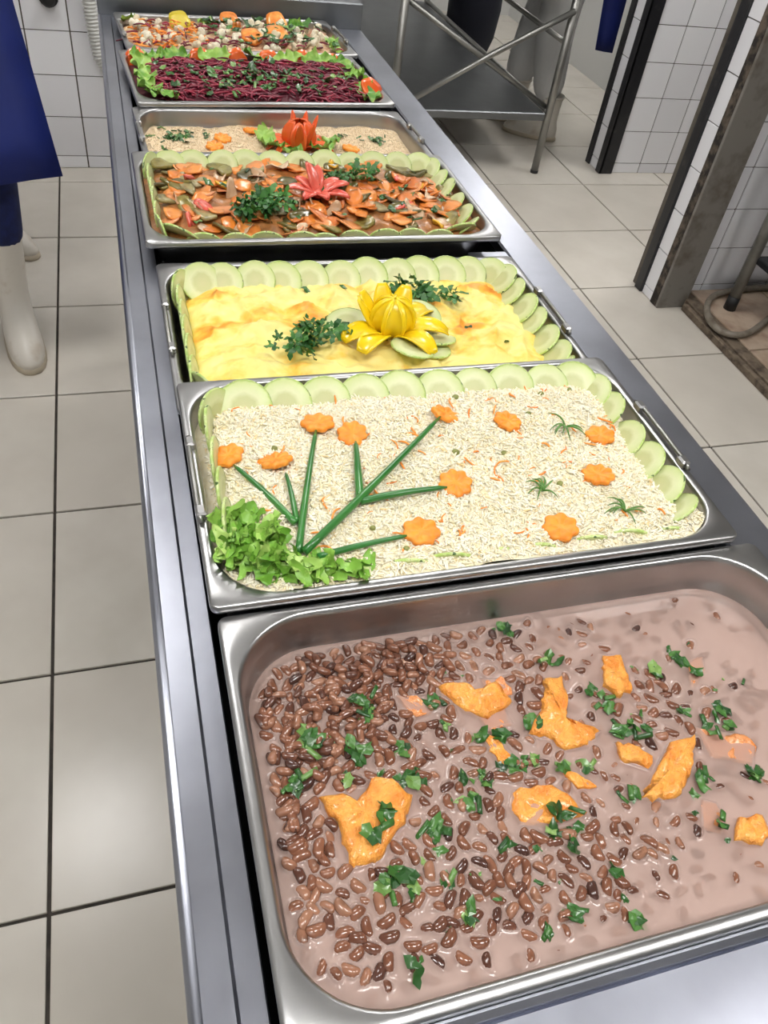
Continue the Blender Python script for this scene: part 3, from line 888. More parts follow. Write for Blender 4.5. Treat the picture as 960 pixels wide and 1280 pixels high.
# pumpkin chunks
def chunk(P, top, mat, seed):
    rs = np.random.default_rng(seed)
    P = np.array(P); c = P.mean(0)
    # densify the outline
    Q = []
    for i in range(len(P)):
        a, b = P[i], P[(i + 1) % len(P)]
        m = max(1, int(np.hypot(*(b - a)) / .0045))
        for k in range(m):
            t_ = k / m
            Q.append(a + (b - a) * t_ + rs.normal(size=2) * (.0009 if k else .0005))
    Q = np.array(Q) - c
    tx, ty = rs.normal() * .05, rs.normal() * .05
    rings = [(.80, -.007), (.97, -.003), (1.0, top * .45), (.94, top * .9), (.78, top), (.52, top * 1.05), (.25, top * .96)]
    V = []
    for k, (s_, z) in enumerate(rings):
        A = Q * s_
        nz_ = fbm(A[:, 0] + seed, A[:, 1] - seed, 170, 4) * (.0052 if z > 0 else 0)
        V.append(np.stack([A[:, 0], A[:, 1], np.full(len(A), z) + nz_ + (A[:, 0] * tx + A[:, 1] * ty if z > 0 else 0)], 1))
    V.append(np.array([[0, 0, top]]))
    V = np.concatenate(V); n = len(Q)
    area = sum(Q[i][0] * Q[(i + 1) % n][1] - Q[(i + 1) % n][0] * Q[i][1] for i in range(n))
    F = []
    for k in range(len(rings) - 1):
        for j in range(n):
            a, b = k * n + j, k * n + (j + 1) % n
            F.append((a, b, b + n, a + n))
    e = len(V) - 1; s_ = (len(rings) - 1) * n
    for j in range(n): F.append((s_ + j, s_ + (j + 1) % n, e))
    F.append(tuple(range(n - 1, -1, -1)))
    if area < 0: F = [q_[::-1] for q_ in F]
    return mesh('pumpkin_chunk', V, F, mat), c
for i, (k, (P, top, mat, lab)) in enumerate(PK.items()):
    me_, c = chunk(P, top, mat, 20 + i)
    o = ob('pumpkin_chunk', me_, None, W2('bean', c[0], c[1], LV))
    tag(o, lab, 'pumpkin', 'pumpkin chunks in the beans')

# chopped herbs
def herb_mesh(k):
    rs = np.random.default_rng(100 + k)
    if k < 3:                                                # short scallion tube cut on the slant
        n = 9; V = []; L_ = .004 + .0025 * k; r_ = .0022
        for x, sl_ in ((-L_, .2), (-L_ * .3, 0), (L_ * .3, 0), (L_, .35)):
            for j in range(n):
                a = 2 * math.pi * j / n
                V.append((x + sl_ * r_ * math.cos(a), r_ * 1.2 * math.cos(a), r_ * .62 * math.sin(a)))
        F = [(i * n + j, i * n + (j + 1) % n, (i + 1) * n + (j + 1) % n, (i + 1) * n + j) for i in range(3) for j in range(n)]
        F += [tuple(range(n - 1, -1, -1)), tuple(range(3 * n, 4 * n))]
        return mesh('chopped_herb', V, F, 'herb')
    m = 9                                                    # crumpled leaf piece
    ang = np.sort(rs.random(m) * .5 + np.arange(m) * 6.28 / m)
    rad = .0045 + .0045 * rs.random(m)
    V = [(0, 0, .0016)]
    for s_ in (.55, 1.0):
        for a, r_ in zip(ang, rad):
            V.append((s_ * r_ * math.cos(a) * 1.25, s_ * r_ * math.sin(a) * .85, .0014 * math.sin(3 * a + k) * s_ + .0016 * rs.random()))
    F = [(0, 1 + j, 1 + (j + 1) % m) for j in range(m)] + [(1 + j, 1 + m + j, 1 + m + (j + 1) % m, 1 + (j + 1) % m) for j in range(m)]
    n = len(V)
    return mesh('chopped_herb', V + [(x, y, z - .0006) for x, y, z in V], F + [tuple(i + n for i in q_[::-1]) for q_ in F], 'herb', k % 2 == 0)
HM = [herb_mesh(k) for k in range(10)]
def herb(loc, kind, sc, label, group, tilt=.3):
    o = ob('leaf_piece' if 'leaf' in label else 'chopped_herb', HM[kind], None, loc, (rng.normal() * tilt, rng.normal() * tilt, rng.uniform(0, 6.28)), sc)
    return tag(o, label, 'herb', group)
def herb_stuff(pan, bits, name, label):
    V, F = [], []
    for (p_, k, sc) in bits:
        me_ = HM[k]; M_ = (Euler((rng.normal() * .3, rng.normal() * .3, rng.uniform(0, 6.28))).to_matrix() * sc)
        n = len(V)
        V += [tuple(M_ @ q_.co + Vector(p_)) for q_ in me_.vertices]
        F += [tuple(i + n for i in q_.vertices) for q_ in me_.polygons]
    cx, cy, zz, rot = PANS[pan][:4]
    return tag(ob(name, mesh(name, V, F, 'herb'), None, (cx, cy, zz), (0, 0, R(rot))), label, 'herbs', kind='stuff')
HL = ('green chopped herb piece floating on the bean broth', 'chopped herbs on the beans')
for (u, v, px) in HB:
    r_ = px * .00058
    n = max(1, int(px / 2.6))
    for k in range(n):
        a, rr = rng.uniform(0, 6.28), r_ * math.sqrt(rng.random()) * 1.1
        x, y = u + rr * math.cos(a), v + rr * math.sin(a) * .8
        base = .0012 if pk_at(x, y) > 0 else .0065
        if float(dens(x, y)) > 2.2: base = .0055
        herb(W2('bean', x, y, LV + base + .0035 * rng.random() * (k > 1)), int(rng.choice([0, 1, 2, 4, 5, 6, 7, 8, 9, 3])), rng.uniform(.6, 1.0), *HL)
for (x, y) in ((-0.1672, -0.0197), (-0.1722, -0.0250), (-0.1801, -0.0352), (-0.1851, -0.0311), (-.166, -.015), (-.170, -.029)):
    herb(W2('bean', x, y, LV + .0115), int(rng.choice([0, 1, 5, 6])), 1.0, *HL)
for k in range(46):
    x, y = rng.uniform(-.2, .2), rng.uniform(-.125, .1)
    if pk_at(x, y) < .004: continue
    herb(W2('bean', x, y, LV + .0008), int(rng.integers(0, 10)), rng.uniform(.35, .8), *HL)

# ================================================================== RICE PAN
ef = edge_fall('rice', -.008)
def rice_h(u, v):
    e = ef(u, v)
    return np.clip((-e - .008) / .05, 0, 1) * .014 + fbm(u, v, 30, 3) * .007 - .008 - .010 * np.clip(1 + e / .016, 0, 1) * (v > -.09) + .012 * np.clip((-v - .095) / .03, 0, 1)
RH0 = -.008
rb = surface('rice_bed', 'rice', RH0, rice_h, 'rice_base', -0.0012)
tag(rb, 'bed of white rice filling the decorated pan', 'rice', kind='stuff')
def scatter_grains(pan, h0, hf, N, size, mat, name, margin=.010, lift=.0022, tilt=.35):
    a, b, c = inner(pan, h0)
    u = rng.uniform(-a / 2, a / 2, int(N * 1.35)); v = rng.uniform(-b / 2, b / 2, int(N * 1.35))
    m = inside_rr(u, v, a, b, c) < np.where(v < -.08, -min(margin, .0012), -margin)
    u, v = u[m][:N], v[m][:N]; N = len(u)
    z = h0 + hf(u, v) + rng.random(N) ** 1.4 * lift
    yaw = rng.uniform(0, 6.283, N); pit = rng.normal(size=N) * tilt
    s = rng.uniform(.75, 1.2, N)
    L_, r_ = size
    unit = [(-L_, 0, 0)]
    for x, rr in ((-.62 * L_, r_ * .85), (.62 * L_, r_ * .85)):
        unit += [(x, rr * math.cos(2 * math.pi * k / 5), rr * math.sin(2 * math.pi * k / 5)) for k in range(5)]
    unit.append((L_, 0, 0))
    unit = np.array(unit)
    tri = [(0, 1 + (k + 1) % 5, 1 + k) for k in range(5)]
    for k in range(5):
        a_, b_ = 1 + k, 1 + (k + 1) % 5
        tri += [(a_, b_, b_ + 5), (a_, b_ + 5, a_ + 5)]
    tri += [(6 + k, 6 + (k + 1) % 5, 11) for k in range(5)]
    tri = np.array(tri)
    cyw, syw, cp, sp = np.cos(yaw), np.sin(yaw), np.cos(pit), np.sin(pit)
    X = unit[None, :, 0] * s[:, None]; Y = unit[None, :, 1] * s[:, None]; Z = unit[None, :, 2] * s[:, None]
    x1 = X * cp[:, None] + Z * sp[:, None]; z1 = -X * sp[:, None] + Z * cp[:, None]
    V = np.stack([x1 * cyw[:, None] - Y * syw[:, None] + u[:, None], x1 * syw[:, None] + Y * cyw[:, None] + v[:, None], z1 + z[:, None]], -1).reshape(-1, 3)
    F = (tri[None] + (np.arange(N) * len(unit))[:, None, None]).reshape(-1, 3)
    cx, cy, zz, rot = PANS[pan][:4]
    return ob(name, fastmesh(name, V, F, mat), None, (cx, cy, zz), (0, 0, R(rot)))
rg = scatter_grains('rice', RH0, rice_h, 25000, (.0042, .00115), 'rice_grain', 'rice_grains', margin=.009)
tag(rg, 'loose cooked grains covering the white rice', 'rice', kind='stuff')
def rz_at(u, v): return RH0 + float(rice_h(np.array([u]), np.array([v]))[0])
line_pan('rice', .046, -.0085, R(46), 'thin zucchini slice lining the edge of the rice pan', 'zucchini slices around the rice', skip=lambda u, v: u < -.13 and v < -.07, size=1, front=(R(20), -.016))

def carrot_flower_mesh(seed, lobes=7, rad=.0165):
    rs = np.random.default_rng(seed)
    n = 63; V = [(0, 0, .0026)]
    ph = rs.random() * 6.28
    prof = [(.35, .0020), (.55, .0034), (.92, .0030), (1.0, .0018), (1.0, -.0018), (.9, -.0026)]
    for s_, z in prof:
        for k in range(n):
            a = 2 * math.pi * k / n
            r_ = rad * (1 - .17 * abs(math.sin(lobes * a / 2 + ph)) ** 2.5 * 1.0 + .03 * math.sin(2 * a + seed))
            V.append((s_ * r_ * math.cos(a), s_ * r_ * math.sin(a), z + (.0005 * math.cos(lobes * a + 2 * ph) if s_ < .95 else 0)))
    F = [(0, 1 + k, 1 + (k + 1) % n) for k in range(n)]
    for i in range(len(prof) - 1):
        for k in range(n):
            a, b = 1 + i * n + k, 1 + i * n + (k + 1) % n
            F.append((a, a + n, b + n, b))
    s_ = 1 + (len(prof) - 1) * n
    F.append(tuple(range(s_ + n - 1, s_ - 1, -1)))
    return mesh('carrot_flower', V, F, 'carrot')
CF = [carrot_flower_mesh(k, 7 + k % 2, .0165 + .0008 * (k % 3)) for k in range(4)]
RF = [((-0.2219, 0.0349), 'carrot flower nearest the pan edge on the left of the rice'), ((-0.1782, 0.0133), 'carrot flower on the shortest green stem in the rice'),
      ((-0.1235, 0.0674), 'carrot flower on the tall upright stem in the rice'), ((-0.0908, 0.0473), 'carrot flower on the thick short scallion stem'),
      ((0.0194, 0.064), 'carrot flower at the tip of the longest green stem'), ((-0.0051, -0.0421), 'notched carrot flower at the end of the side branch stem'),
      ((-0.0605, -0.1019), 'carrot flower at the end of the lowest curved stem'), ((0.0875, 0.0458), 'stemless carrot flower toward the back middle of the rice'),
      ((0.1863, 0.0096), 'stemless carrot flower beside the rearmost chive tuft'), ((0.1503, -0.0544), 'stemless carrot flower just behind the nearest chive tuft'),
      ((0.0778, -0.1183), 'stemless carrot flower close to the front edge of the rice')]
for i, ((u, v), lab) in enumerate(RF):
    o = ob('carrot_flower', CF[i % 4], None, W2('rice', u, v, rz_at(u, v) + .0045), (R(rng.normal() * 8 + 6), R(rng.normal() * 8), rng.uniform(0, 6.28)))
    tag(o, lab, 'carrot flower', 'carrot flowers on the rice')
SC = [((-0.2187, 0.0176), (-0.1745, -0.0725), .0032, 'green scallion stem slanting from the leftmost carrot flower'),
      ((-0.1712, -0.0056), (-0.1725, -0.0697), .0027, 'shortest green scallion stem in the rice'),
      ((-0.1277, 0.0559), (-0.1789, -0.11), .0034, 'tall upright green scallion stem in the rice'),
      ((-0.0915, 0.0304), (-0.1094, -0.0578), .0040, 'thick short scallion stem branching up from the longest one'),
      ((0.0099, 0.0553), (-0.1747, -0.1145), .0038, 'longest green scallion stem running diagonally over the rice'),
      ((-0.0168, -0.0487), (-0.1092, -0.06), .0036, 'side branch scallion stem pointing right over the rice'),
      ((-0.0744, -0.1059), (-0.1634, -0.1193), .0030, 'lowest gently curved scallion stem in the rice')]
for k, (a, b, r_, lab) in enumerate(SC):
    h = .0035 + r_ + (.003 if k in (4,) else 0)
    A = W2('rice', a[0], a[1], rz_at(*a) + h); B = W2('rice', b[0], b[1], rz_at(*b) + h)
    base = Vector(((A.x + B.x) / 2, (A.y + B.y) / 2, min(A.z, B.z)))
    mid = (A + B) / 2 + Vector((rng.normal() * .003, rng.normal() * .003, .003))
    pts = [p_ - base for p_ in bez(A, mid, B, 12)]
    n = len(pts)
    o = ob('scallion_stem', mesh('scallion_stem', *tube(pts, [r_ * (.62 + .42 * min(1, i / (n - 1) * 1.5)) * (.45 if i in (0,) else 1) for i in range(n)], 10), 'scallion'), None, base)
    tag(o, lab, 'scallion', 'scallion stems on the rice')
lt = empty('shredded_lettuce', W2('rice', -.205, -.105, RH0 + .002)); tag(lt, 'pile of shredded green lettuce in the front corner of the rice', 'lettuce')
LETP = [(-0.247, -0.0612), (-0.2203, -0.0527), (-0.1748, -0.1121), (-0.1148, -0.1302), (-0.1225, -0.139), (-0.1883, -0.140), (-0.2271, -0.128), (-0.2497, -0.0955)]
LM = [ruffle(.030 + .006 * (k % 3), .011 + .002 * (k % 4), .0042, 1.6 + .3 * k, 'lettuce', 50 + k, 12, 4, .25, 'lettuce_shred') for k in range(8)]
cnt = 0
while cnt < 105:
    u, v = rng.uniform(-.25, -.11), rng.uniform(-.145, -.05)
    if poly_sd(LETP, np.array([u]), np.array([v]))[0] > -.003: continue
    hh = .006 + .016 * rng.random() * max(.25, 1 - abs(u + .21) / .1)
    P = W2('rice', u, v, RH0 + hh) - lt.location
    ob('lettuce_shred', LM[cnt % 8], lt, P, (rng.normal() * .8, rng.normal() * .5, rng.uniform(0, 6.28)), rng.uniform(.7, 1.1)); cnt += 1
for i, ((u, v), lab) in enumerate((((0.151, 0.0281), 'rearmost tuft of thin green chives on the rice'), ((0.0808, -0.0664), 'middle tuft of thin green chives on the rice'), ((0.1586, -0.1038), 'curled chive tuft close to the front zucchini slices'))):
    o = empty('chive_tuft', W2('rice', u, v, rz_at(u, v) + .004)); tag(o, lab, 'chives', 'chive tufts on the rice')
    for k in range(9):
        a = rng.uniform(0, 6.28) if i != 2 else rng.choice([-.9, 2.3]) + rng.normal() * .5; ln = rng.uniform(.014, .027)
        pts = bez((0, 0, 0), (ln * .5 * math.cos(a), ln * .5 * math.sin(a), .012), (ln * math.cos(a + .3), ln * math.sin(a + .3), .002), 7)
        ob('blade', mesh('blade', *tube(pts, [.0011, .0011, .001, .001, .0009, .0008, .0006, .0003], 5), 'chive'), o)
def shred_mesh(k, mat, L_=.010, r_=.0011):
    rs = np.random.default_rng(300 + k)
    pts = bez((-L_, 0, 0), (rs.normal() * .004, L_ * rs.uniform(.2, 1.0), .003 * rs.random()), (L_, 0, 0), 7)
    return mesh('shred', *tube(pts, [r_ * .5] + [r_] * 6 + [r_ * .5], 6), mat)
CSM = [shred_mesh(k, 'carrot_shred', .006 + .002 * (k % 3)) for k in range(6)]
for k in range(120):
    u, v = rng.uniform(-.22, .22), rng.uniform(-.125, .115)
    if poly_sd(LETP, np.array([u]), np.array([v]))[0] < .004: continue
    o = ob('carrot_shred', CSM[k % 6], None, W2('rice', u, v, rz_at(u, v) + .0024), (rng.normal() * .3, rng.normal() * .2, rng.uniform(0, 6.28)), rng.uniform(.35, 1.05))
    tag(o, 'thin orange carrot shred mixed into the white rice', 'carrot shred', 'carrot shreds in the rice')
def blob_mesh(name, rad, mat, squash=1, seed=0, nz=.15, nu=10, nv=7):
    rs = np.random.default_rng(seed); V, F = [(0, 0, rad * squash)], []
    ph = rs.random(6) * 6.28
    for i in range(1, nv):
        th = math.pi * i / nv
        for j in range(nu):
            a = 2 * math.pi * j / nu
            r_ = rad * (1 + nz * (math.sin(2 * a + ph[0] + th) * .5 + math.sin(3 * a + ph[1]) * .3 + math.sin(3 * th + ph[2]) * .4))
            V.append((r_ * math.sin(th) * math.cos(a), r_ * math.sin(th) * math.sin(a), r_ * math.cos(th) * squash))
    V.append((0, 0, -rad * squash)); e = len(V) - 1
    F = [(0, 1 + j, 1 + (j + 1) % nu) for j in range(nu)]
    for i in range(nv - 2):
        for j in range(nu):
            a, b = 1 + i * nu + j, 1 + i * nu + (j + 1) % nu
            F.append((a, a + nu, b + nu, b))
    s_ = 1 + (nv - 2) * nu
    F += [(s_ + j, e, s_ + (j + 1) % nu) for j in range(nu)]
    return mesh(name, V, F, mat)
peam = blob_mesh('pea', .0042, 'pea', .85, 3, .08)
for (u, v) in [(-0.104, -0.0887), (-0.0802, -0.1202), (0.1486, 0.0908), (0.0437, 0.0969), (0.0647, -0.0018), (0.0131, 0.0077), (0.218, 0.0394), (0.1055, -0.058), (-0.1754, 0.0338), (0.1916, 0.1006), (.12, .06), (-.03, .02)]:
    o = ob('pea', peam, None, W2('rice', u, v, rz_at(u, v) + .002), (0, 0, rng.uniform(0, 6)), rng.uniform(.7, 1.05)); tag(o, 'olive green pea dotted in the white rice', 'pea', 'peas in the rice')

# ================================================================== EGG PAN
EH0 = -.012
ee = edge_fall('egg', EH0, .014)
def egg_h(u, v):
    e = np.clip(-ee(u, v) / .045, 0, 1)
    fold = np.abs(fbm(u + .3 * v, v * 1.6, 16, 3))
    ridge = 1 - np.abs(np.sin(30 * u + 14 * v + 9 * fbm(u, v, 9, 2)))
    return e ** .6 * .018 - .017 + (.020 * fold + .0045 * ridge ** 4) * e ** .5 + fbm(u, v, 50, 4) * .007 * e ** .5
eb = surface('egg_bake', 'egg', EH0, egg_h, 'egg_bake', .014, 90, 34)
tag(eb, 'creamy yellow baked egg dish with browned orange patches', 'baked egg')
def ez(u, v): return EH0 + float(egg_h(np.array([u]), np.array([v]))[0])
line_pan('egg', .041, -.0085, R(46), 'thin zucchini slice lining the edge of the egg pan', 'zucchini slices around the baked egg', size=1, inset=.004)
fu, fv = .0157, -.0307
for i, (du_, dv_, tx, ty) in enumerate(((-.052, .030, .1, -.2), (.058, -.012, -.1, .25), (.014, -.050, .2, .05), (.044, -.034, .15, -.1), (.05, .028, -.2, .1))):
    q = Euler((tx, ty, i)).to_quaternion()
    zslice(W2('egg', fu + du_, fv + dv_, ez(fu + du_, fv + dv_) + .0065), q, 1, 'zucchini slice tucked under the yellow pepper flower', 'zucchini slices under the yellow flower')
yf = empty('yellow_pepper_flower', W2('egg', fu, fv, ez(fu, fv) + .004)); tag(yf, 'yellow pepper carved into a flower on the baked egg', 'pepper flower')
pin = petal(.058, .034, (R(50), R(-60)), -.22, 'yellow_pepper', tip=.97)
pin2 = petal(.048, .028, (R(30), R(-58)), -.22, 'yellow_pepper', tip=.97)
pout = petal(.064, .034, (R(38), R(120)), .14, 'yellow_pepper', tip=.7)
pup = petal(.056, .032, (R(24), R(40)), -.14, 'yellow_pepper', tip=.75)
for k in range(7): add_petal(pin, yf, (.011 * math.cos(k * .898), .011 * math.sin(k * .898), 0), k * .898)
for k in range(5): add_petal(pin2, yf, (.005 * math.cos(k * 1.256 + .4), .005 * math.sin(k * 1.256 + .4), .004), k * 1.256 + .4)
for a in (-15, -60, -135, 200, 30): add_petal(pout, yf, (.016 * math.cos(R(a)), .016 * math.sin(R(a)), 0), R(a))
for a in (55, 95, 140, 165): add_petal(pup, yf, (.017 * math.cos(R(a)), .017 * math.sin(R(a)), .001), R(a), sc=.95)
ob('core', blob_mesh('core', .012, 'yellow_pepper', 1.5, 2, .1), yf, (0, 0, .016))
sprig('egg', -.088, -.050, ez(-.088, -.05) + .002, 26, .050, 28, 'large parsley sprig left of the yellow pepper flower', seed=3, elong=1.7)
sprig('egg', .0714, .0513, ez(.07, .05) + .004, 22, .034, 10, 'dense parsley bunch behind the yellow pepper flower', seed=4, elong=1.0)
sprig('egg', .120, .0478, ez(.12, .048) + .002, 5, .018, -30, 'small parsley leaf right of the dense bunch', seed=5)
for k, (u, v) in enumerate(((-.0707, .092), (.13, -.02), (.17, -.06), (-.02, .085))):
    herb(W2('egg', u, v, ez(u, v) + .002), 4 + k, .8, 'tiny dark herb fleck on the yellow baked egg', 'herb flecks on the baked egg')

# ================================================================== VEGETABLE PAN
VH0 = -.014
ve = edge_fall('veg', VH0)
def veg_h(u, v): return np.clip(-ve(u, v) / .05, 0, 1) * .012 - .004 + fbm(u, v, 36, 3) * .008
vb = surface('vegetable_sauce', 'veg', VH0, veg_h, 'stew_base', .001)
tag(vb, 'orange brown sauce under the stewed vegetables', 'sauce', kind='stuff')
def vz(u, v): return VH0 + float(veg_h(np.array([u]), np.array([v]))[0])
line_pan('veg', .0435, -.0085, R(44), 'thin zucchini slice lining the edge of the vegetable pan', 'zucchini slices around the stewed vegetables', size=0, inset=.003, front=(R(22), -.014))
def wavy_disc(name, rad, th, mat, seed, elong=1.0, wav=.25, n=14):
    rs = np.random.default_rng(seed); ph = rs.random(4) * 6.28
    V = []
    for zz in (th / 2, -th / 2):
        V.append((0, 0, zz))
        for s_ in (.6, 1.0):
            for k in range(n):
                a = 2 * math.pi * k / n
                r_ = rad * s_ * (1 + .10 * math.sin(2 * a + ph[0]) + .06 * math.sin(5 * a + ph[3]))
                V.append((r_ * math.cos(a) * elong, r_ * math.sin(a) / elong ** .5, zz + wav * rad * s_ * s_ * math.sin(2 * a + ph[1]) + wav * .5 * rad * s_ * math.sin(3 * a + ph[2])))
    h = 1 + 2 * n; F = []
    for b0, fl in ((0, 1), (h, -1)):
        T = [(b0, b0 + 1 + k, b0 + 1 + (k + 1) % n) for k in range(n)] + [(b0 + 1 + k, b0 + 1 + n + k, b0 + 1 + n + (k + 1) % n, b0 + 1 + (k + 1) % n) for k in range(n)]
        F += T if fl > 0 else [q_[::-1] for q_ in T]
    F += [(1 + n + k, h + 1 + n + k, h + 1 + n + (k + 1) % n, 1 + n + (k + 1) % n) for k in range(n)]
    return mesh(name, V, F, mat)
KINDS = [('carrot_slice', 'stew_carrot', [wavy_disc('carrot_slice', .0125 + .002 * (k % 4), .0022, 'stew_carrot', k, 1 + .3 * (k % 3), .09) for k in range(7)], 150, 'orange cooked carrot slice in the stewed vegetables', 'carrot slice', .2),
         ('eggplant_piece', 'stew_green', [wavy_disc('eggplant_piece', .013 + .002 * (k % 3), .004, 'stew_green', 30 + k, 1.2 + .2 * (k % 3), .14) for k in range(6)], 60, 'olive green soft vegetable piece in the stewed vegetables', 'vegetable piece', .25),
         ('onion_piece', 'stew_onion', [wavy_disc('onion_piece', .013, .0014, 'stew_onion', 60 + k, 1.5, .35) for k in range(4)], 34, 'translucent pale onion piece in the stewed vegetables', 'onion', .45),
         ('yellow_pepper_piece', 'stew_yellow', [wavy_disc('yellow_pepper_piece', .0085, .003, 'stew_yellow', 80 + k, 1.4, .3) for k in range(3)], 9, 'small yellow pepper piece in the stewed vegetables', 'pepper piece', .4),
         ('tomato_piece', 'tomato_flesh', [wavy_disc('tomato_piece', .0095, .004, 'tomato_flesh', 90 + k, 1.6, .2) for k in range(3)], 12, 'small red tomato piece in the stewed vegetables', 'tomato piece', .4)]
va, vb_, vc = inner('veg', VH0)
for (nm, _, mm, N, lab, cat, tl) in KINDS:
    k = 0
    while k < N:
        u, v = rng.uniform(-va / 2, va / 2), rng.uniform(-vb_ / 2, vb_ / 2)
        if inside_rr(u, v, va, vb_, vc) > -.024: continue
        o = ob(nm, mm[k % len(mm)], None, W2('veg', u, v, vz(u, v) + rng.uniform(.001, .007)), (rng.normal() * tl, rng.normal() * tl, rng.uniform(0, 6.28)), rng.uniform(.8, 1.15))
        tag(o, lab, cat, nm.replace('_', ' ') + 's in the stew'); k += 1
for k in range(44):
    u, v = rng.uniform(-.215, .215), rng.uniform(-.10, .10)
    herb(W2('veg', u, v, vz(u, v) + .009), int(rng.integers(0, 10)), rng.uniform(.6, 1.1), 'green chopped herb piece on the stewed vegetables', 'chopped herbs on the stew')
tf = empty('tomato_flower', W2('veg', .004, -.014, vz(0, -.014) + .006)); tag(tf, 'splayed red tomato wedges arranged as a flower on the stew', 'tomato flower')
for a, ln, up in ((5, .052, 72), (-25, .05, 84), (30, .046, 70), (80, .046, 40), (115, .05, 35), (150, .040, 60), (185, .05, 75), (225, .036, 80), (-75, .034, 75)):
    me_ = petal(ln, .020, (R(up - 25), R(up + 18)), .22, 'tomato_flesh', tip=1.0)
    add_petal(me_, tf, (.004 * math.cos(R(a)), .004 * math.sin(R(a)), .002), R(a), .004)
ob('core', blob_mesh('core', .010, 'tomato_flesh', .7, 5, .12), tf, (0, 0, .004))
sprig('veg', -.086, -.062, vz(-.086, -.062) + .006, 40, .050, 15, 'bushy parsley bunch left of the red tomato flower', seed=6, elong=1.1)
sprig('veg', .062, .028, vz(.06, .028) + .007, 24, .034, 24, 'long parsley sprig right of the red tomato flower', seed=7, elong=2.6)

# ================================================================== CRUMB PAN
FH0 = -.034
def far_h(u, v): return .004 * np.exp(-((u - .2) / .07) ** 2) + fbm(u, v, 26, 4) * .010 + .003
fb = surface('toasted_crumbs', 'farofa', FH0, far_h, 'farofa', -.0005)
tag(fb, 'pale toasted crumb mound in the shallow filled pan', 'crumbs', kind='stuff')
fg = scatter_grains('farofa', FH0, far_h, 7000, (.0014, .0011), 'farofa_crumb', 'loose_crumbs', margin=.003, lift=.0014, tilt=.8)
tag(fg, 'loose pale crumbs sprinkled over the toasted mound', 'crumbs', kind='stuff')
def fz(u, v): return FH0 + float(far_h(np.array([u]), np.array([v]))[0])
fu, fv = .032, .020
of = empty('tomato_rose', W2('farofa', fu, fv, fz(fu, fv) + .001)); tag(of, 'orange red tomato carved into a flower on the crumbs', 'tomato flower')
pin = petal(.056, .032, (R(52), R(-48)), -.22, 'tomato_orange', tip=.98)
for k in range(7): add_petal(pin, of, (.013 * math.cos(k * .898), .013 * math.sin(k * .898), 0), k * .898)
pc = petal(.062, .017, (R(30), R(140)), .1, 'tomato_orange', tip=.9)
for a in (0, -20, 25, -45, 170, 195, 150, 220): add_petal(pc, of, (.014 * math.cos(R(a)), .014 * math.sin(R(a)), 0), R(a))
pu = petal(.060, .016, (R(18), R(28)), -.1, 'tomato_orange', tip=1.0)
for a in (20, 60, 100, -60, -100): add_petal(pu, of, (.016 * math.cos(R(a)), .016 * math.sin(R(a)), 0), R(a))
ob('core', blob_mesh('core', .015, 'tomato_orange', 1.2, 2, .06), of, (0, 0, .017))
LF = [ruffle(.052, .036, .0065, 2.6 + .3 * k, 'lettuce_dark', 70 + k, 40, 8, .2, 'lettuce_leaf') for k in range(6)]
for k, (u, v, rz, lab) in enumerate(((-.028, .035, 100, 'rear left'), (-.022, -.002, 190, 'front left'), (.012, -.022, 250, 'front'), (.068, -.018, 310, 'front right'), (.088, .006, 20, 'right'))):
    o = ob('lettuce_leaf', LF[k], None, W2('farofa', u, v, fz(u, v) + .010), (rng.normal() * .3, -.25, R(rz)))
    tag(o, 'curly lettuce leaf on the %s side under the tomato flower' % lab, 'lettuce', 'lettuce under the tomato flower')
for i, ((u, v), lab) in enumerate((((-.127, .010), 'nearer carrot flower left of the orange tomato flower'), ((-.105, .056), 'rear carrot flower left of the orange tomato flower'), ((.128, -.004), 'carrot flower right of the orange tomato flower'), ((-.043, .095), 'half hidden carrot flower behind the lettuce on the crumbs'))):
    tag(ob('carrot_flower', CF[i], None, W2('farofa', u, v, fz(u, v) + .004), (R(8), 0, i)), lab, 'carrot flower')
hbits = []
for (u, v, n, s_) in ((-.19, .066, 46, .026), (.19, .045, 20, .02), (.13, .075, 7, .012), (-.235, .06, 4, .01), (-.215, .0, 4, .01), (-.15, .085, 8, .02)):
    for k in range(n):
        x, y = u + rng.normal() * s_ * .6, v + rng.normal() * s_ * .55
        if inside_rr(x, y, *inner('farofa', FH0)) > -.006: continue
        hbits.append(((x, y, fz(x, y) + .0022), int(rng.integers(0, 10)), rng.uniform(.5, .85)))

herb_stuff('farofa', hbits, 'chopped_chives', 'chopped green chives sprinkled in patches on the crumbs')

# ================================================================== BEET PAN
BH0 = -.014
be = edge_fall('beet', BH0)
def beet_h(u, v): return np.clip(-be(u, v) / .05, 0, 1) * .012 - .004 + fbm(u, v, 30, 3) * .008
bbm = surface('beet_bed', 'beet', BH0, beet_h, 'beet_base', .001, 30)
tag(bbm, 'dark red bed beneath the shredded beet', 'beet', kind='stuff')
def tz(u, v): return BH0 + float(beet_h(np.array([u]), np.array([v]))[0])
def strands(pan, N, zf, area, L_, r_, mat, name, label, cat, lift=.007, flat=.5):
    parts = []
    for k in range(N):
        u, v = area()
        a = rng.uniform(0, 6.28); l = L_ * rng.uniform(.6, 1.2); z = zf(u, v) + rng.random() * lift
        dx, dy = l * math.cos(a), l * math.sin(a) * flat * 1.6
        pts = bez((u - dx, v - dy, z), (u + rng.normal() * .008, v + rng.normal() * .006, z + .006), (u + dx, v + dy, z), 5)
        parts.append(tube(pts, [r_ * .6, r_, r_, r_, r_, r_ * .5], 5))
    V, F = join(parts)
    cx, cy, zz, rot = PANS[pan][:4]
    o = ob(name, mesh(name, V, F, mat), None, (cx, cy, zz), (0, 0, R(rot)))
    return tag(o, label, cat, kind='stuff')
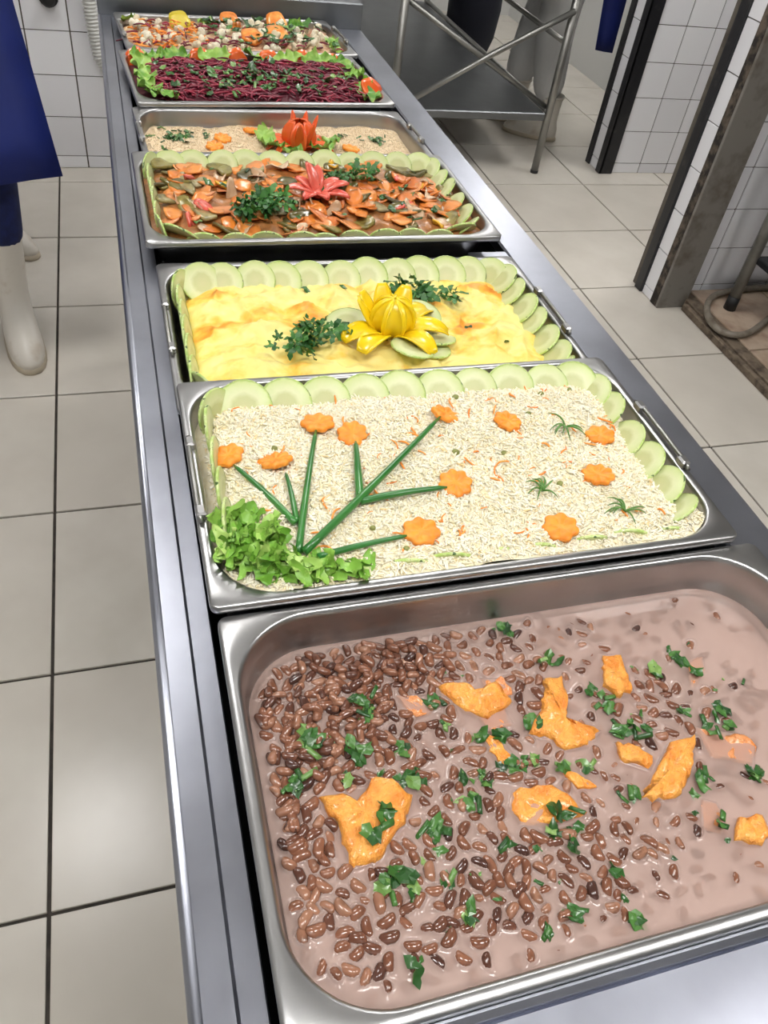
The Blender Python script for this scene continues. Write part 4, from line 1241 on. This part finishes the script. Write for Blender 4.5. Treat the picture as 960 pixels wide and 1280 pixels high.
strands('beet', 1100, tz, lambda: (rng.uniform(-.205, .205), rng.uniform(-.115, .100)), .019, .0019, 'beet', 'shredded_beet', 'heap of shredded dark red beet', 'beet')
hbits = []
for k in range(170):
    u, v = rng.normal() * .11, -.03 + rng.normal() * .05
    if abs(u) > .2 or abs(v) > .11: continue
    hbits.append(((u, v, tz(u, v) + .012), int(rng.integers(0, 10)), rng.uniform(.8, 1.3)))
herb_stuff('beet', hbits, 'chopped_greens', 'chopped green herbs scattered over the shredded beet')
LB = [ruffle(.072, .044, .0085, 2.7 + .35 * k, 'lettuce_dark', 170 + k, 48, 9, .2, 'lettuce_leaf') for k in range(6)]
k = 0
for (u, v, rz, tl) in ((-.222, .06, 75, 'left'), (-.222, -.01, 85, 'left'), (-.222, -.07, 95, 'left'), (-.205, -.112, 150, 'left'), (-.205, .112, 20, 'back'), (-.145, .118, 5, 'back'), (-.06, .120, -5, 'back'), (.03, .118, 5, 'back'), (.10, .118, 0, 'back'), (.165, .115, -8, 'back'), (.215, .085, -60, 'right'), (.222, .02, -80, 'right'), (.225, -.05, -95, 'right'), (.215, -.105, -60, 'right')):
    o = ob('lettuce_leaf', LB[k % 6], None, W2('beet', u, v, -.002), (rng.normal() * .2 + (.35 if tl == 'back' else .2), rng.normal() * .15, R(rz + 4)), rng.uniform(.85, 1.05))
    tag(o, 'curly green lettuce leaf along the %s edge of the beet pan' % tl, 'lettuce', 'lettuce leaves on the %s edge of the beet pan' % tl); k += 1
TSL = [wavy_disc('tomato_slice', .024, .005, 'tomato_orange', 200 + k, 1, .03, 20) for k in range(2)]
for k, u in enumerate((-.222, -.095, -.010, .055, .135, .195)):
    o = ob('tomato_slice', TSL[k % 2], None, W2('beet', u, .128 - (.012 if k in (0, 5) else 0), -.010), (R(68), 0, R(4 + rng.normal() * 6)))
    tag(o, ['leftmost', 'second', 'third', 'fourth', 'fifth', 'rightmost'][k] + ' orange tomato slice from the left along the back of the beet pan', 'tomato slice', 'tomato slices behind the beet')
tag(ob('tomato_slice', TSL[0], None, W2('beet', .226, -.08, .006), (R(30), R(-40), R(80))), 'tomato slice under lettuce at the right of the beet pan', 'tomato slice')

# ================================================================== SALAD PAN
SH0 = -.022
se = edge_fall('salad', SH0)
def sal_h(u, v): return np.clip(-se(u, v) / .04, 0, 1) * .010 + .003 + fbm(u, v, 30, 3) * .010
sb = surface('salad_bed', 'salad', SH0, sal_h, 'salad_base', .001, 30)
tag(sb, 'dressed bed under the chopped mixed salad', 'salad', kind='stuff')
def sz(u, v): return SH0 + float(sal_h(np.array([u]), np.array([v]))[0])
CAU = [blob_mesh('cauliflower_floret', .010 + .0015 * k, 'cauliflower', .8, 40 + k, .35, 12, 8) for k in range(4)]
sa, sbb, sc_ = inner('salad', SH0)
k = 0
while k < 120:
    u, v = rng.uniform(-.22, .225), rng.uniform(-.10, .085)
    if inside_rr(u, v, sa, sbb, sc_) > -.012: continue
    o = ob('cauliflower_floret', CAU[k % 4], None, W2('salad', u, v, sz(u, v) + rng.uniform(.002, .012)), (rng.uniform(0, 6), rng.uniform(0, 6), 0), rng.uniform(.55, 1.0))
    tag(o, 'small white cauliflower floret in the mixed salad', 'cauliflower', 'cauliflower in the salad'); k += 1
strands('salad', 110, sz, lambda: (rng.uniform(-.235, -.08), rng.uniform(-.095, .06)), .013, .0018, 'carrot_shred', 'shredded_carrot', 'orange shredded carrot at the left of the mixed salad', 'carrot', .016)
strands('salad', 130, sz, lambda: (rng.choice([-.17, -.05, .06, .15]) + rng.normal() * .035, rng.uniform(-.10, .05)), .014, .0019, 'beet', 'shredded_beet', 'purple beet shreds scattered over the mixed salad', 'beet', .018)
for k in range(64):
    u, v = rng.choice([-.02, .05, .10, .18]) + rng.normal() * .03, rng.uniform(-.09, .09)
    if inside_rr(u, v, sa, sbb, sc_) > -.015: continue
    herb(W2('salad', u, v, sz(u, v) + .016), int(rng.integers(3, 10)), rng.uniform(1.0, 2.0), 'green chopped leaf piece in the mixed salad', 'chopped leaves in the salad')
FR = {c: wavy_disc('fruit_slice', .026, .008, c, 240, 1, .04, 22) for c in ('fruit_yellow', 'fruit_orange', 'stew_carrot')}
for (u, v, rx, c, lab) in ((-.115, .070, 35, 'fruit_yellow', 'olive yellow fruit slice at the back of the mixed salad'), (.005, .085, 35, 'stew_carrot', 'orange fruit slice at the back middle of the mixed salad'),
                           (.118, .085, 40, 'fruit_orange', 'pale orange fruit slice at the back right of the mixed salad'), (.03, -.035, 15, 'fruit_orange', 'translucent orange fruit slice near the front of the mixed salad'), (.095, -.01, 15, 'fruit_orange', 'orange fruit slice beside the rightmost salad shreds')):
    tag(ob('fruit_slice', FR[c], None, W2('salad', u, v, sz(u, v) + .012), (R(rx), R(rng.normal() * 6), 0)), lab, 'fruit slice')
for k, (u, v, rz) in enumerate(((.225, -.03, 80), (.215, -.085, 60), (.17, .09, 10), (-.05, .08, 0), (-.225, .09, 40))):
    o = ob('lettuce_leaf', LF[k], None, W2('salad', u, v, -.004), (rng.normal() * .3, .1, R(rz)), .9)
    tag(o, ['lettuce leaf at the right edge of the mixed salad', 'lettuce leaf in the front right corner of the mixed salad', 'lettuce leaf at the back right of the mixed salad', 'lettuce leaf between the yellow and orange fruit slices', 'lettuce leaf in the back left corner of the mixed salad'][k], 'lettuce')

# ================================================================== STEEL WORK TABLE
tb = empty('work_table', (1.47, 4.1, 0)); tag(tb, 'stainless steel work table with a low shelf and crossed braces', 'table')
tx_, ty_ = 1.47, 4.1
def tp(name, vf, mat, smooth=False):
    v_, f_ = vf
    return ob(name, mesh(name, [(p_[0] - tx_, p_[1] - ty_, p_[2]) for p_ in v_], f_, mat, smooth), tb)
X0, X1, Y0_, Y1_ = 1.085, 1.872, 3.11, 5.05
legs = [tp('leg', tube([(x, y, .012), (x, y, .86)], .0185, 14), 'tube_steel', True) for x in (X0, X1) for y in (Y0_, Y1_)]
for lg, (x, y) in zip(legs, [(x, y) for x in (X0, X1) for y in (Y0_, Y1_)]):
    ob('rubber_foot', mesh('rubber_foot', *tube([(x - tx_, y - ty_, 0), (x - tx_, y - ty_, .014)], .020, 14), 'rubber_black'), lg)
tp('shelf', box(X0 + .005, X1 - .02, Y0_ - .01, Y1_, .250, .285, .004), 'table_steel')
tp('table_top', box(X0 - .06, X1 + .05, Y0_ - .06, Y1_ + .06, .86, .90, .004), 'table_steel')
tp('side_rail', tube([(X1 - .008, Y0_, .292), (X1 - .008, Y1_, .292)], .013, 12), 'tube_steel', True)
tp('side_rail', tube([(X0, Y0_, .292), (X0, Y1_, .292)], .013, 12), 'tube_steel', True)
tp('upper_rail', tube([(X1, Y0_, .585), (X1, Y1_, .585)], .012, 12), 'tube_steel', True)
tp('brace', tube([(X1 - .005, Y0_ - .018, .715), (1.50, Y0_ - .022, .523), (1.47, Y0_ - .022, .505), (X0 + .005, Y0_ - .018, .285)], [.013, .013, .012, .012], 12), 'tube_steel', True)
tp('brace', tube([(X0 + .005, Y0_ + .018, .715), (X1 - .005, Y0_ + .018, .300)], .012, 12), 'tube_steel', True)
def sack():
    n = 20; V, F = [], []
    secs = ((0, .04), (.01, .10), (.05, .145), (.14, .168), (.3, .172), (.5, .168), (.66, .15), (.74, .10), (.78, .05), (.82, .06))
    for z, r_ in secs:
        for k in range(n):
            a = 2 * math.pi * k / n
            q_ = r_ * (1 + .05 * math.sin(3 * a + z * 6) + .03 * math.sin(7 * a - z * 9))
            V.append((q_ * math.cos(a), q_ * .8 * math.sin(a), z))
    for i in range(len(secs) - 1):
        for k in range(n):
            a, b = i * n + k, i * n + (k + 1) % n
            F.append((a, b, b + n, a + n))
    F += [tuple(range(n - 1, -1, -1)), tuple(range(len(V) - n, len(V)))]
    return mesh('cloth_bag', V, F, 'dark_navy')
tag(ob('cloth_bag', sack(), None, (2.14, 4.92, 0)), 'dark navy bulky bag standing on the floor beyond the steel table', 'bag')

# ================================================================== PEOPLE
def skin_body(name, joints, edges, mat, parent, root=0, sub=2):
    me_ = bpy.data.meshes.new(name)
    me_.from_pydata([j[0] for j in joints], edges, [])
    me_.materials.append(MATS[mat])
    o = ob(name, me_, parent)
    sk = o.modifiers.new('skin', 'SKIN'); sk.use_smooth_shade = True
    if not me_.skin_vertices: me_.skin_vertices.new()
    for i, j in enumerate(joints):
        r_ = j[1] if isinstance(j[1], tuple) else (j[1], j[1])
        me_.skin_vertices[0].data[i].radius = r_
    me_.skin_vertices[0].data[root].use_root = True
    ss = o.modifiers.new('smooth', 'SUBSURF'); ss.levels = sub; ss.render_levels = sub
    return o
def boot(parent, x, y, rz, hgt, nm='boot'):
    """rubber boot: rounded foot and shaft as one lofted mesh, toe toward +x"""
    n = 18; V, F = [], []
    secs = []
    for z, xc, lx, ly in ((.0, .055, .142, .050), (.012, .057, .147, .053), (.03, .055, .146, .053), (.055, .045, .134, .051), (.075, .026, .110, .049), (.095, .004, .082, .047), (.12, -.018, .060, .046), (.16, -.026, .053, .047), (.22, -.026, .056, .052), (hgt - .012, -.026, .062, .060), (hgt, -.026, .064, .062), (hgt, -.026, .058, .056), (hgt - .05, -.026, .055, .053)):
        secs.append((z, xc, lx, ly))
    for z, xc, lx, ly in secs:
        for k in range(n):
            a = 2 * math.pi * k / n
            V.append((xc + lx * math.copysign(abs(math.cos(a)) ** .85, math.cos(a)), ly * math.copysign(abs(math.sin(a)) ** .85, math.sin(a)) * (1.0 if math.cos(a) < 0 or z > .1 else 1.0), z + (.012 * max(0, math.cos(a)) ** 2 if z < .005 else 0)))
    for i in range(len(secs) - 1):
        for k in range(n):
            a, b = i * n + k, i * n + (k + 1) % n
            F.append((a, b, b + n, a + n))
    F.append(tuple(range(n - 1, -1, -1)))
    o = ob(nm, mesh(nm, V, F, 'boot_white'), parent, (x, y, .006), (0, 0, rz))
    sv, sf = [], []
    prof = [(.148, .054, -.006), (.152, .057, -.003), (.151, .056, .012), (.146, .052, .016)]
    for lx, ly, z in prof:
        for k in range(n):
            a = 2 * math.pi * k / n
            sv.append((.055 + lx * math.copysign(abs(math.cos(a)) ** .85, math.cos(a)), ly * math.copysign(abs(math.sin(a)) ** .85, math.sin(a)), z))
    for i in range(len(prof) - 1):
        for k in range(n):
            a, b = i * n + k, i * n + (k + 1) % n
            sf.append((a, b, b + n, a + n))
    sf.append(tuple(range(n - 1, -1, -1)))
    ob('sole', mesh('sole', sv, sf, 'boot_sole'), o)
    return o
def person(name, label, hip, face, feet, cloth, shirt, boot_h, cuff, lw=1.0):
    """hip (x,y,z); face = yaw the body looks; feet = [(ankle x,y,yaw), ...] left and right"""
    P = empty(name, (hip[0], hip[1], 0)); tag(P, label, 'person')
    fx, fy = math.cos(face), math.sin(face); sx, sy = -fy, fx       # forward, left
    H = Vector((0, 0, hip[2]))
    f3 = Vector((fx, fy, 0)); s3 = Vector((sx, sy, 0)); up = Vector((0, 0, 1))
    J = [(tuple(H), (.15, .12)), (tuple(H + up * .16), (.14, .105)), (tuple(H + up * .34), (.16, .11)), (tuple(H + up * .48), (.13, .09)), (tuple(H + up * .55), .055), (tuple(H + up * .60 + f3 * .01), .052)]
    E_ = [(0, 1), (1, 2), (2, 3), (3, 4), (4, 5)]
    for s in (1, -1):
        b = len(J)
        J += [(tuple(H + up * .49 + s3 * s * .17), .058), (tuple(H + up * .24 + s3 * s * .22 - f3 * .02), .046), (tuple(H + up * .12 + s3 * s * .20 + f3 * .16), .036), (tuple(H + up * .11 + s3 * s * .17 + f3 * .24), .03)]
        E_ += [(3, b), (b, b + 1), (b + 1, b + 2), (b + 2, b + 3)]
    legsj = []
    for s, (ax, ay, yaw) in zip((1, -1), feet):
        b = len(J)
        hp = H - up * .06 + s3 * s * .09
        an = Vector((ax - hip[0], ay - hip[1], cuff))
        kn = hp.lerp(an, .52) + f3 * .03
        J += [(tuple(hp), .098 * lw), (tuple(hp.lerp(kn, .5)), .09 * lw), (tuple(kn), .080 * lw), (tuple(kn.lerp(an, .5)), .074 * lw), (tuple(an), .066 * lw)]
        E_ += [(0, b), (b, b + 1), (b + 1, b + 2), (b + 2, b + 3), (b + 3, b + 4)]
    body = skin_body('clothed_body', J, E_, cloth, P)
    hd = H + up * .74 + f3 * .02
    head = ob('head', blob_mesh('head', .098, 'skin', 1.25, 1, .02, 20, 14), P, hd, (0, 0, face))
    ob('nose', blob_mesh('nose', .016, 'skin', 1.3, 2, .03), head, (.100, 0, -.01))
    for s in (1, -1):
        ob('eye', blob_mesh('eye', .011, 'eye_white', 1, 3, 0), head, (.088, s * .034, .012))
        ob('ear', blob_mesh('ear', .022, 'skin', 1.4, 4, .05), head, (0, s * .098, -.005))
    ob('mouth', blob_mesh('mouth', .018, 'tomato_flesh', .4, 4, .05), head, (.084, 0, -.058))
    ob('hair_cover', blob_mesh('hair_cover', .106, 'hair_cap', .85, 6, .03, 20, 12), head, (-.012, 0, .055))
    for s, k in ((1, 9), (-1, 13)):
        wr_ = Vector(J[k][0]); hand = empty_child = ob('hand', blob_mesh('hand', .034, 'skin', .5, 8, .08), P, wr_ + f3 * .04, (0, 0, face), (1.2, 1, 1))
        for q_ in range(4):
            ob('finger', mesh('finger', *tube(bez((.02, -.022 + q_ * .015, 0), (.06, -.022 + q_ * .015, .004), (.075 - .006 * abs(q_ - 1.5), -.022 + q_ * .015, -.02), 5), [.009, .009, .0085, .008, .0075, .005], 8), 'skin'), hand)
        ob('thumb', mesh('thumb', *tube(bez((-.005, s * -.028, 0), (.015, s * -.05, 0), (.04, s * -.05, -.008), 5), [.010, .010, .009, .009, .008, .005], 8), 'skin'), hand)
    for (ax, ay, yaw) in feet:
        boot(P, ax - hip[0], ay - hip[1], yaw, boot_h)
    return P
def apron(parent, pts_top, pts_bot, mat, nz_=9):
    """cloth sheet between a top polyline and a bottom polyline (local coords)"""
    V, F = [], []
    n = len(pts_top)
    for i in range(nz_ + 1):
        t_ = i / nz_
        for j in range(n):
            a, b = Vector(pts_top[j]), Vector(pts_bot[j])
            p_ = a.lerp(b, t_)
            w = .012 * t_ * math.sin(j * 1.9 + 1)
            V.append((p_.x + w * .3, p_.y + w, p_.z))
    for i in range(nz_):
        for j in range(n - 1):
            a = i * n + j
            F.append((a, a + 1, a + n + 1, a + n))
    o = ob('apron', mesh('apron', V, F, mat), parent)
    m_ = o.modifiers.new('thickness', 'SOLIDIFY'); m_.thickness = .003
    return o
pa = person('person', 'person in a long blue apron, navy trousers and white rubber boots by the counter', (-.58, 2.02, .95), R(-66), [(-.475, 1.80, R(-80)), (-.60, 2.44, R(-40))], 'navy_cloth', 'apron_blue', .33, .30)
hx, hy = -.58, 2.02
apron(pa, [(x - hx, y - hy, 1.36) for x, y in ((-.86, 1.80), (-.72, 1.80), (-.60, 1.82), (-.50, 1.85), (-.42, 1.92), (-.40, 2.0))],
      [(x - hx, y - hy, z) for x, y, z in ((-.96, 1.66, .52), (-.78, 1.66, .525), (-.60, 1.66, .53), (-.46, 1.68, .535), (-.35, 1.70, .545), (-.268, 1.72, .555))], 'apron_blue')
pb = person('person', 'person in white trousers and white boots behind the steel table', (2.14, 3.72, .95), R(150), [(2.10, 3.58, R(146)), (2.02, 3.84, R(160))], 'white_cloth', 'white_cloth', .22, .17, 1.3)
hx, hy = 2.14, 3.72
apron(pb, [(x - hx, y - hy, 1.0) for x, y in ((2.32, 3.74), (2.40, 3.72), (2.48, 3.72))], [(x - hx, y - hy, .40) for x, y in ((2.40, 3.74), (2.44, 3.72), (2.49, 3.72))], 'apron_blue')

# ================================================================== SMALL ROOM THINGS
def ribbed(pts, r_, n=14, step=.008, amp=.0035):
    P = [Vector(p_) for p_ in pts]
    out, rs = [], []
    L_ = 0
    for a, b in zip(P[:-1], P[1:]):
        m_ = max(1, int((b - a).length / (step / 4)))
        for k in range(m_):
            out.append(a.lerp(b, k / m_)); L_ += (b - a).length / m_
            rs.append(r_ + amp * math.sin(2 * math.pi * L_ / step))
    return tube(out, rs, n)
hz = ob('drain_hose', mesh('drain_hose', *ribbed([(-.172, 3.074, 1.05), (-.170, 3.074, .62), (-.163, 3.072, .52), (-.154, 3.070, .45), (-.135, 3.066, .415), (-.09, 3.06, .40), (0.0, 3.06, .40), (.1, 3.06, .40)], .0245, 14, .0125, .0036), 'corrugated'))
tag(hz, 'white corrugated drain hose hanging on the tiled wall', 'hose')
vk = ob('wall_valve', mesh('wall_valve', *tube([(0, 0, 0), (0, -.012, 0), (0, -.014, 0), (0, -.045, -.004), (0, -.055, -.006)], [.036, .036, .022, .026, .014], 16), 'rubber_black'), None, (-.315, 3.113, .64))
tag(vk, 'black round valve fixed to the tiled wall', 'valve')
rt = empty('equipment_stand', (2.42, 1.45, .044)); tag(rt, 'grey tubular equipment stand with black feet on the plinth', 'stand')
for (x, y) in ((2.115, 1.725), (2.72, 1.725), (2.115, .95), (2.72, .95)):
    l_ = ob('leg', mesh('leg', *tube([(x - 2.42, y - 1.45, .05), (x - 2.42, y - 1.45, .92)], .021, 14), 'grey_pipe'), rt)
    ob('foot_cap', mesh('foot_cap', *tube([(x - 2.42, y - 1.45, 0), (x - 2.42, y - 1.45, .055)], [.024, .023], 14), 'rubber_black'), l_)
ob('shelf', mesh('shelf', *box(-.30, .30, -.49, .27, .20, .225, .003), 'well_steel', False), rt)
ob('top', mesh('top', *box(-.34, .34, -.54, .31, .90, .94, .003), 'table_steel', False), rt)
hp = [(2.45, 1.84, .058), (2.3, 1.85, .058), (2.12, 1.82, .058), (2.045, 1.775, .058), (1.985, 1.70, .058), (1.955, 1.62, .055), (1.96, 1.555, .055), (2.0, 1.52, .058), (2.07, 1.53, .058), (2.15, 1.575, .058), (2.28, 1.66, .058), (2.5, 1.7, .058)]
def smooth_pts(P, it=3):
    P = [Vector(p_) for p_ in P]
    for _ in range(it):
        Q = [P[0]]
        for a, b in zip(P[:-1], P[1:]): Q += [a.lerp(b, .25), a.lerp(b, .75)]
        P = Q + [P[-1]]
    return P
gh = ob('grey_hose', mesh('grey_hose', *tube(smooth_pts(hp), .0125, 10), 'grey_hose'))
tag(gh, 'dirty grey hose looped around the black foot of the stand', 'hose')
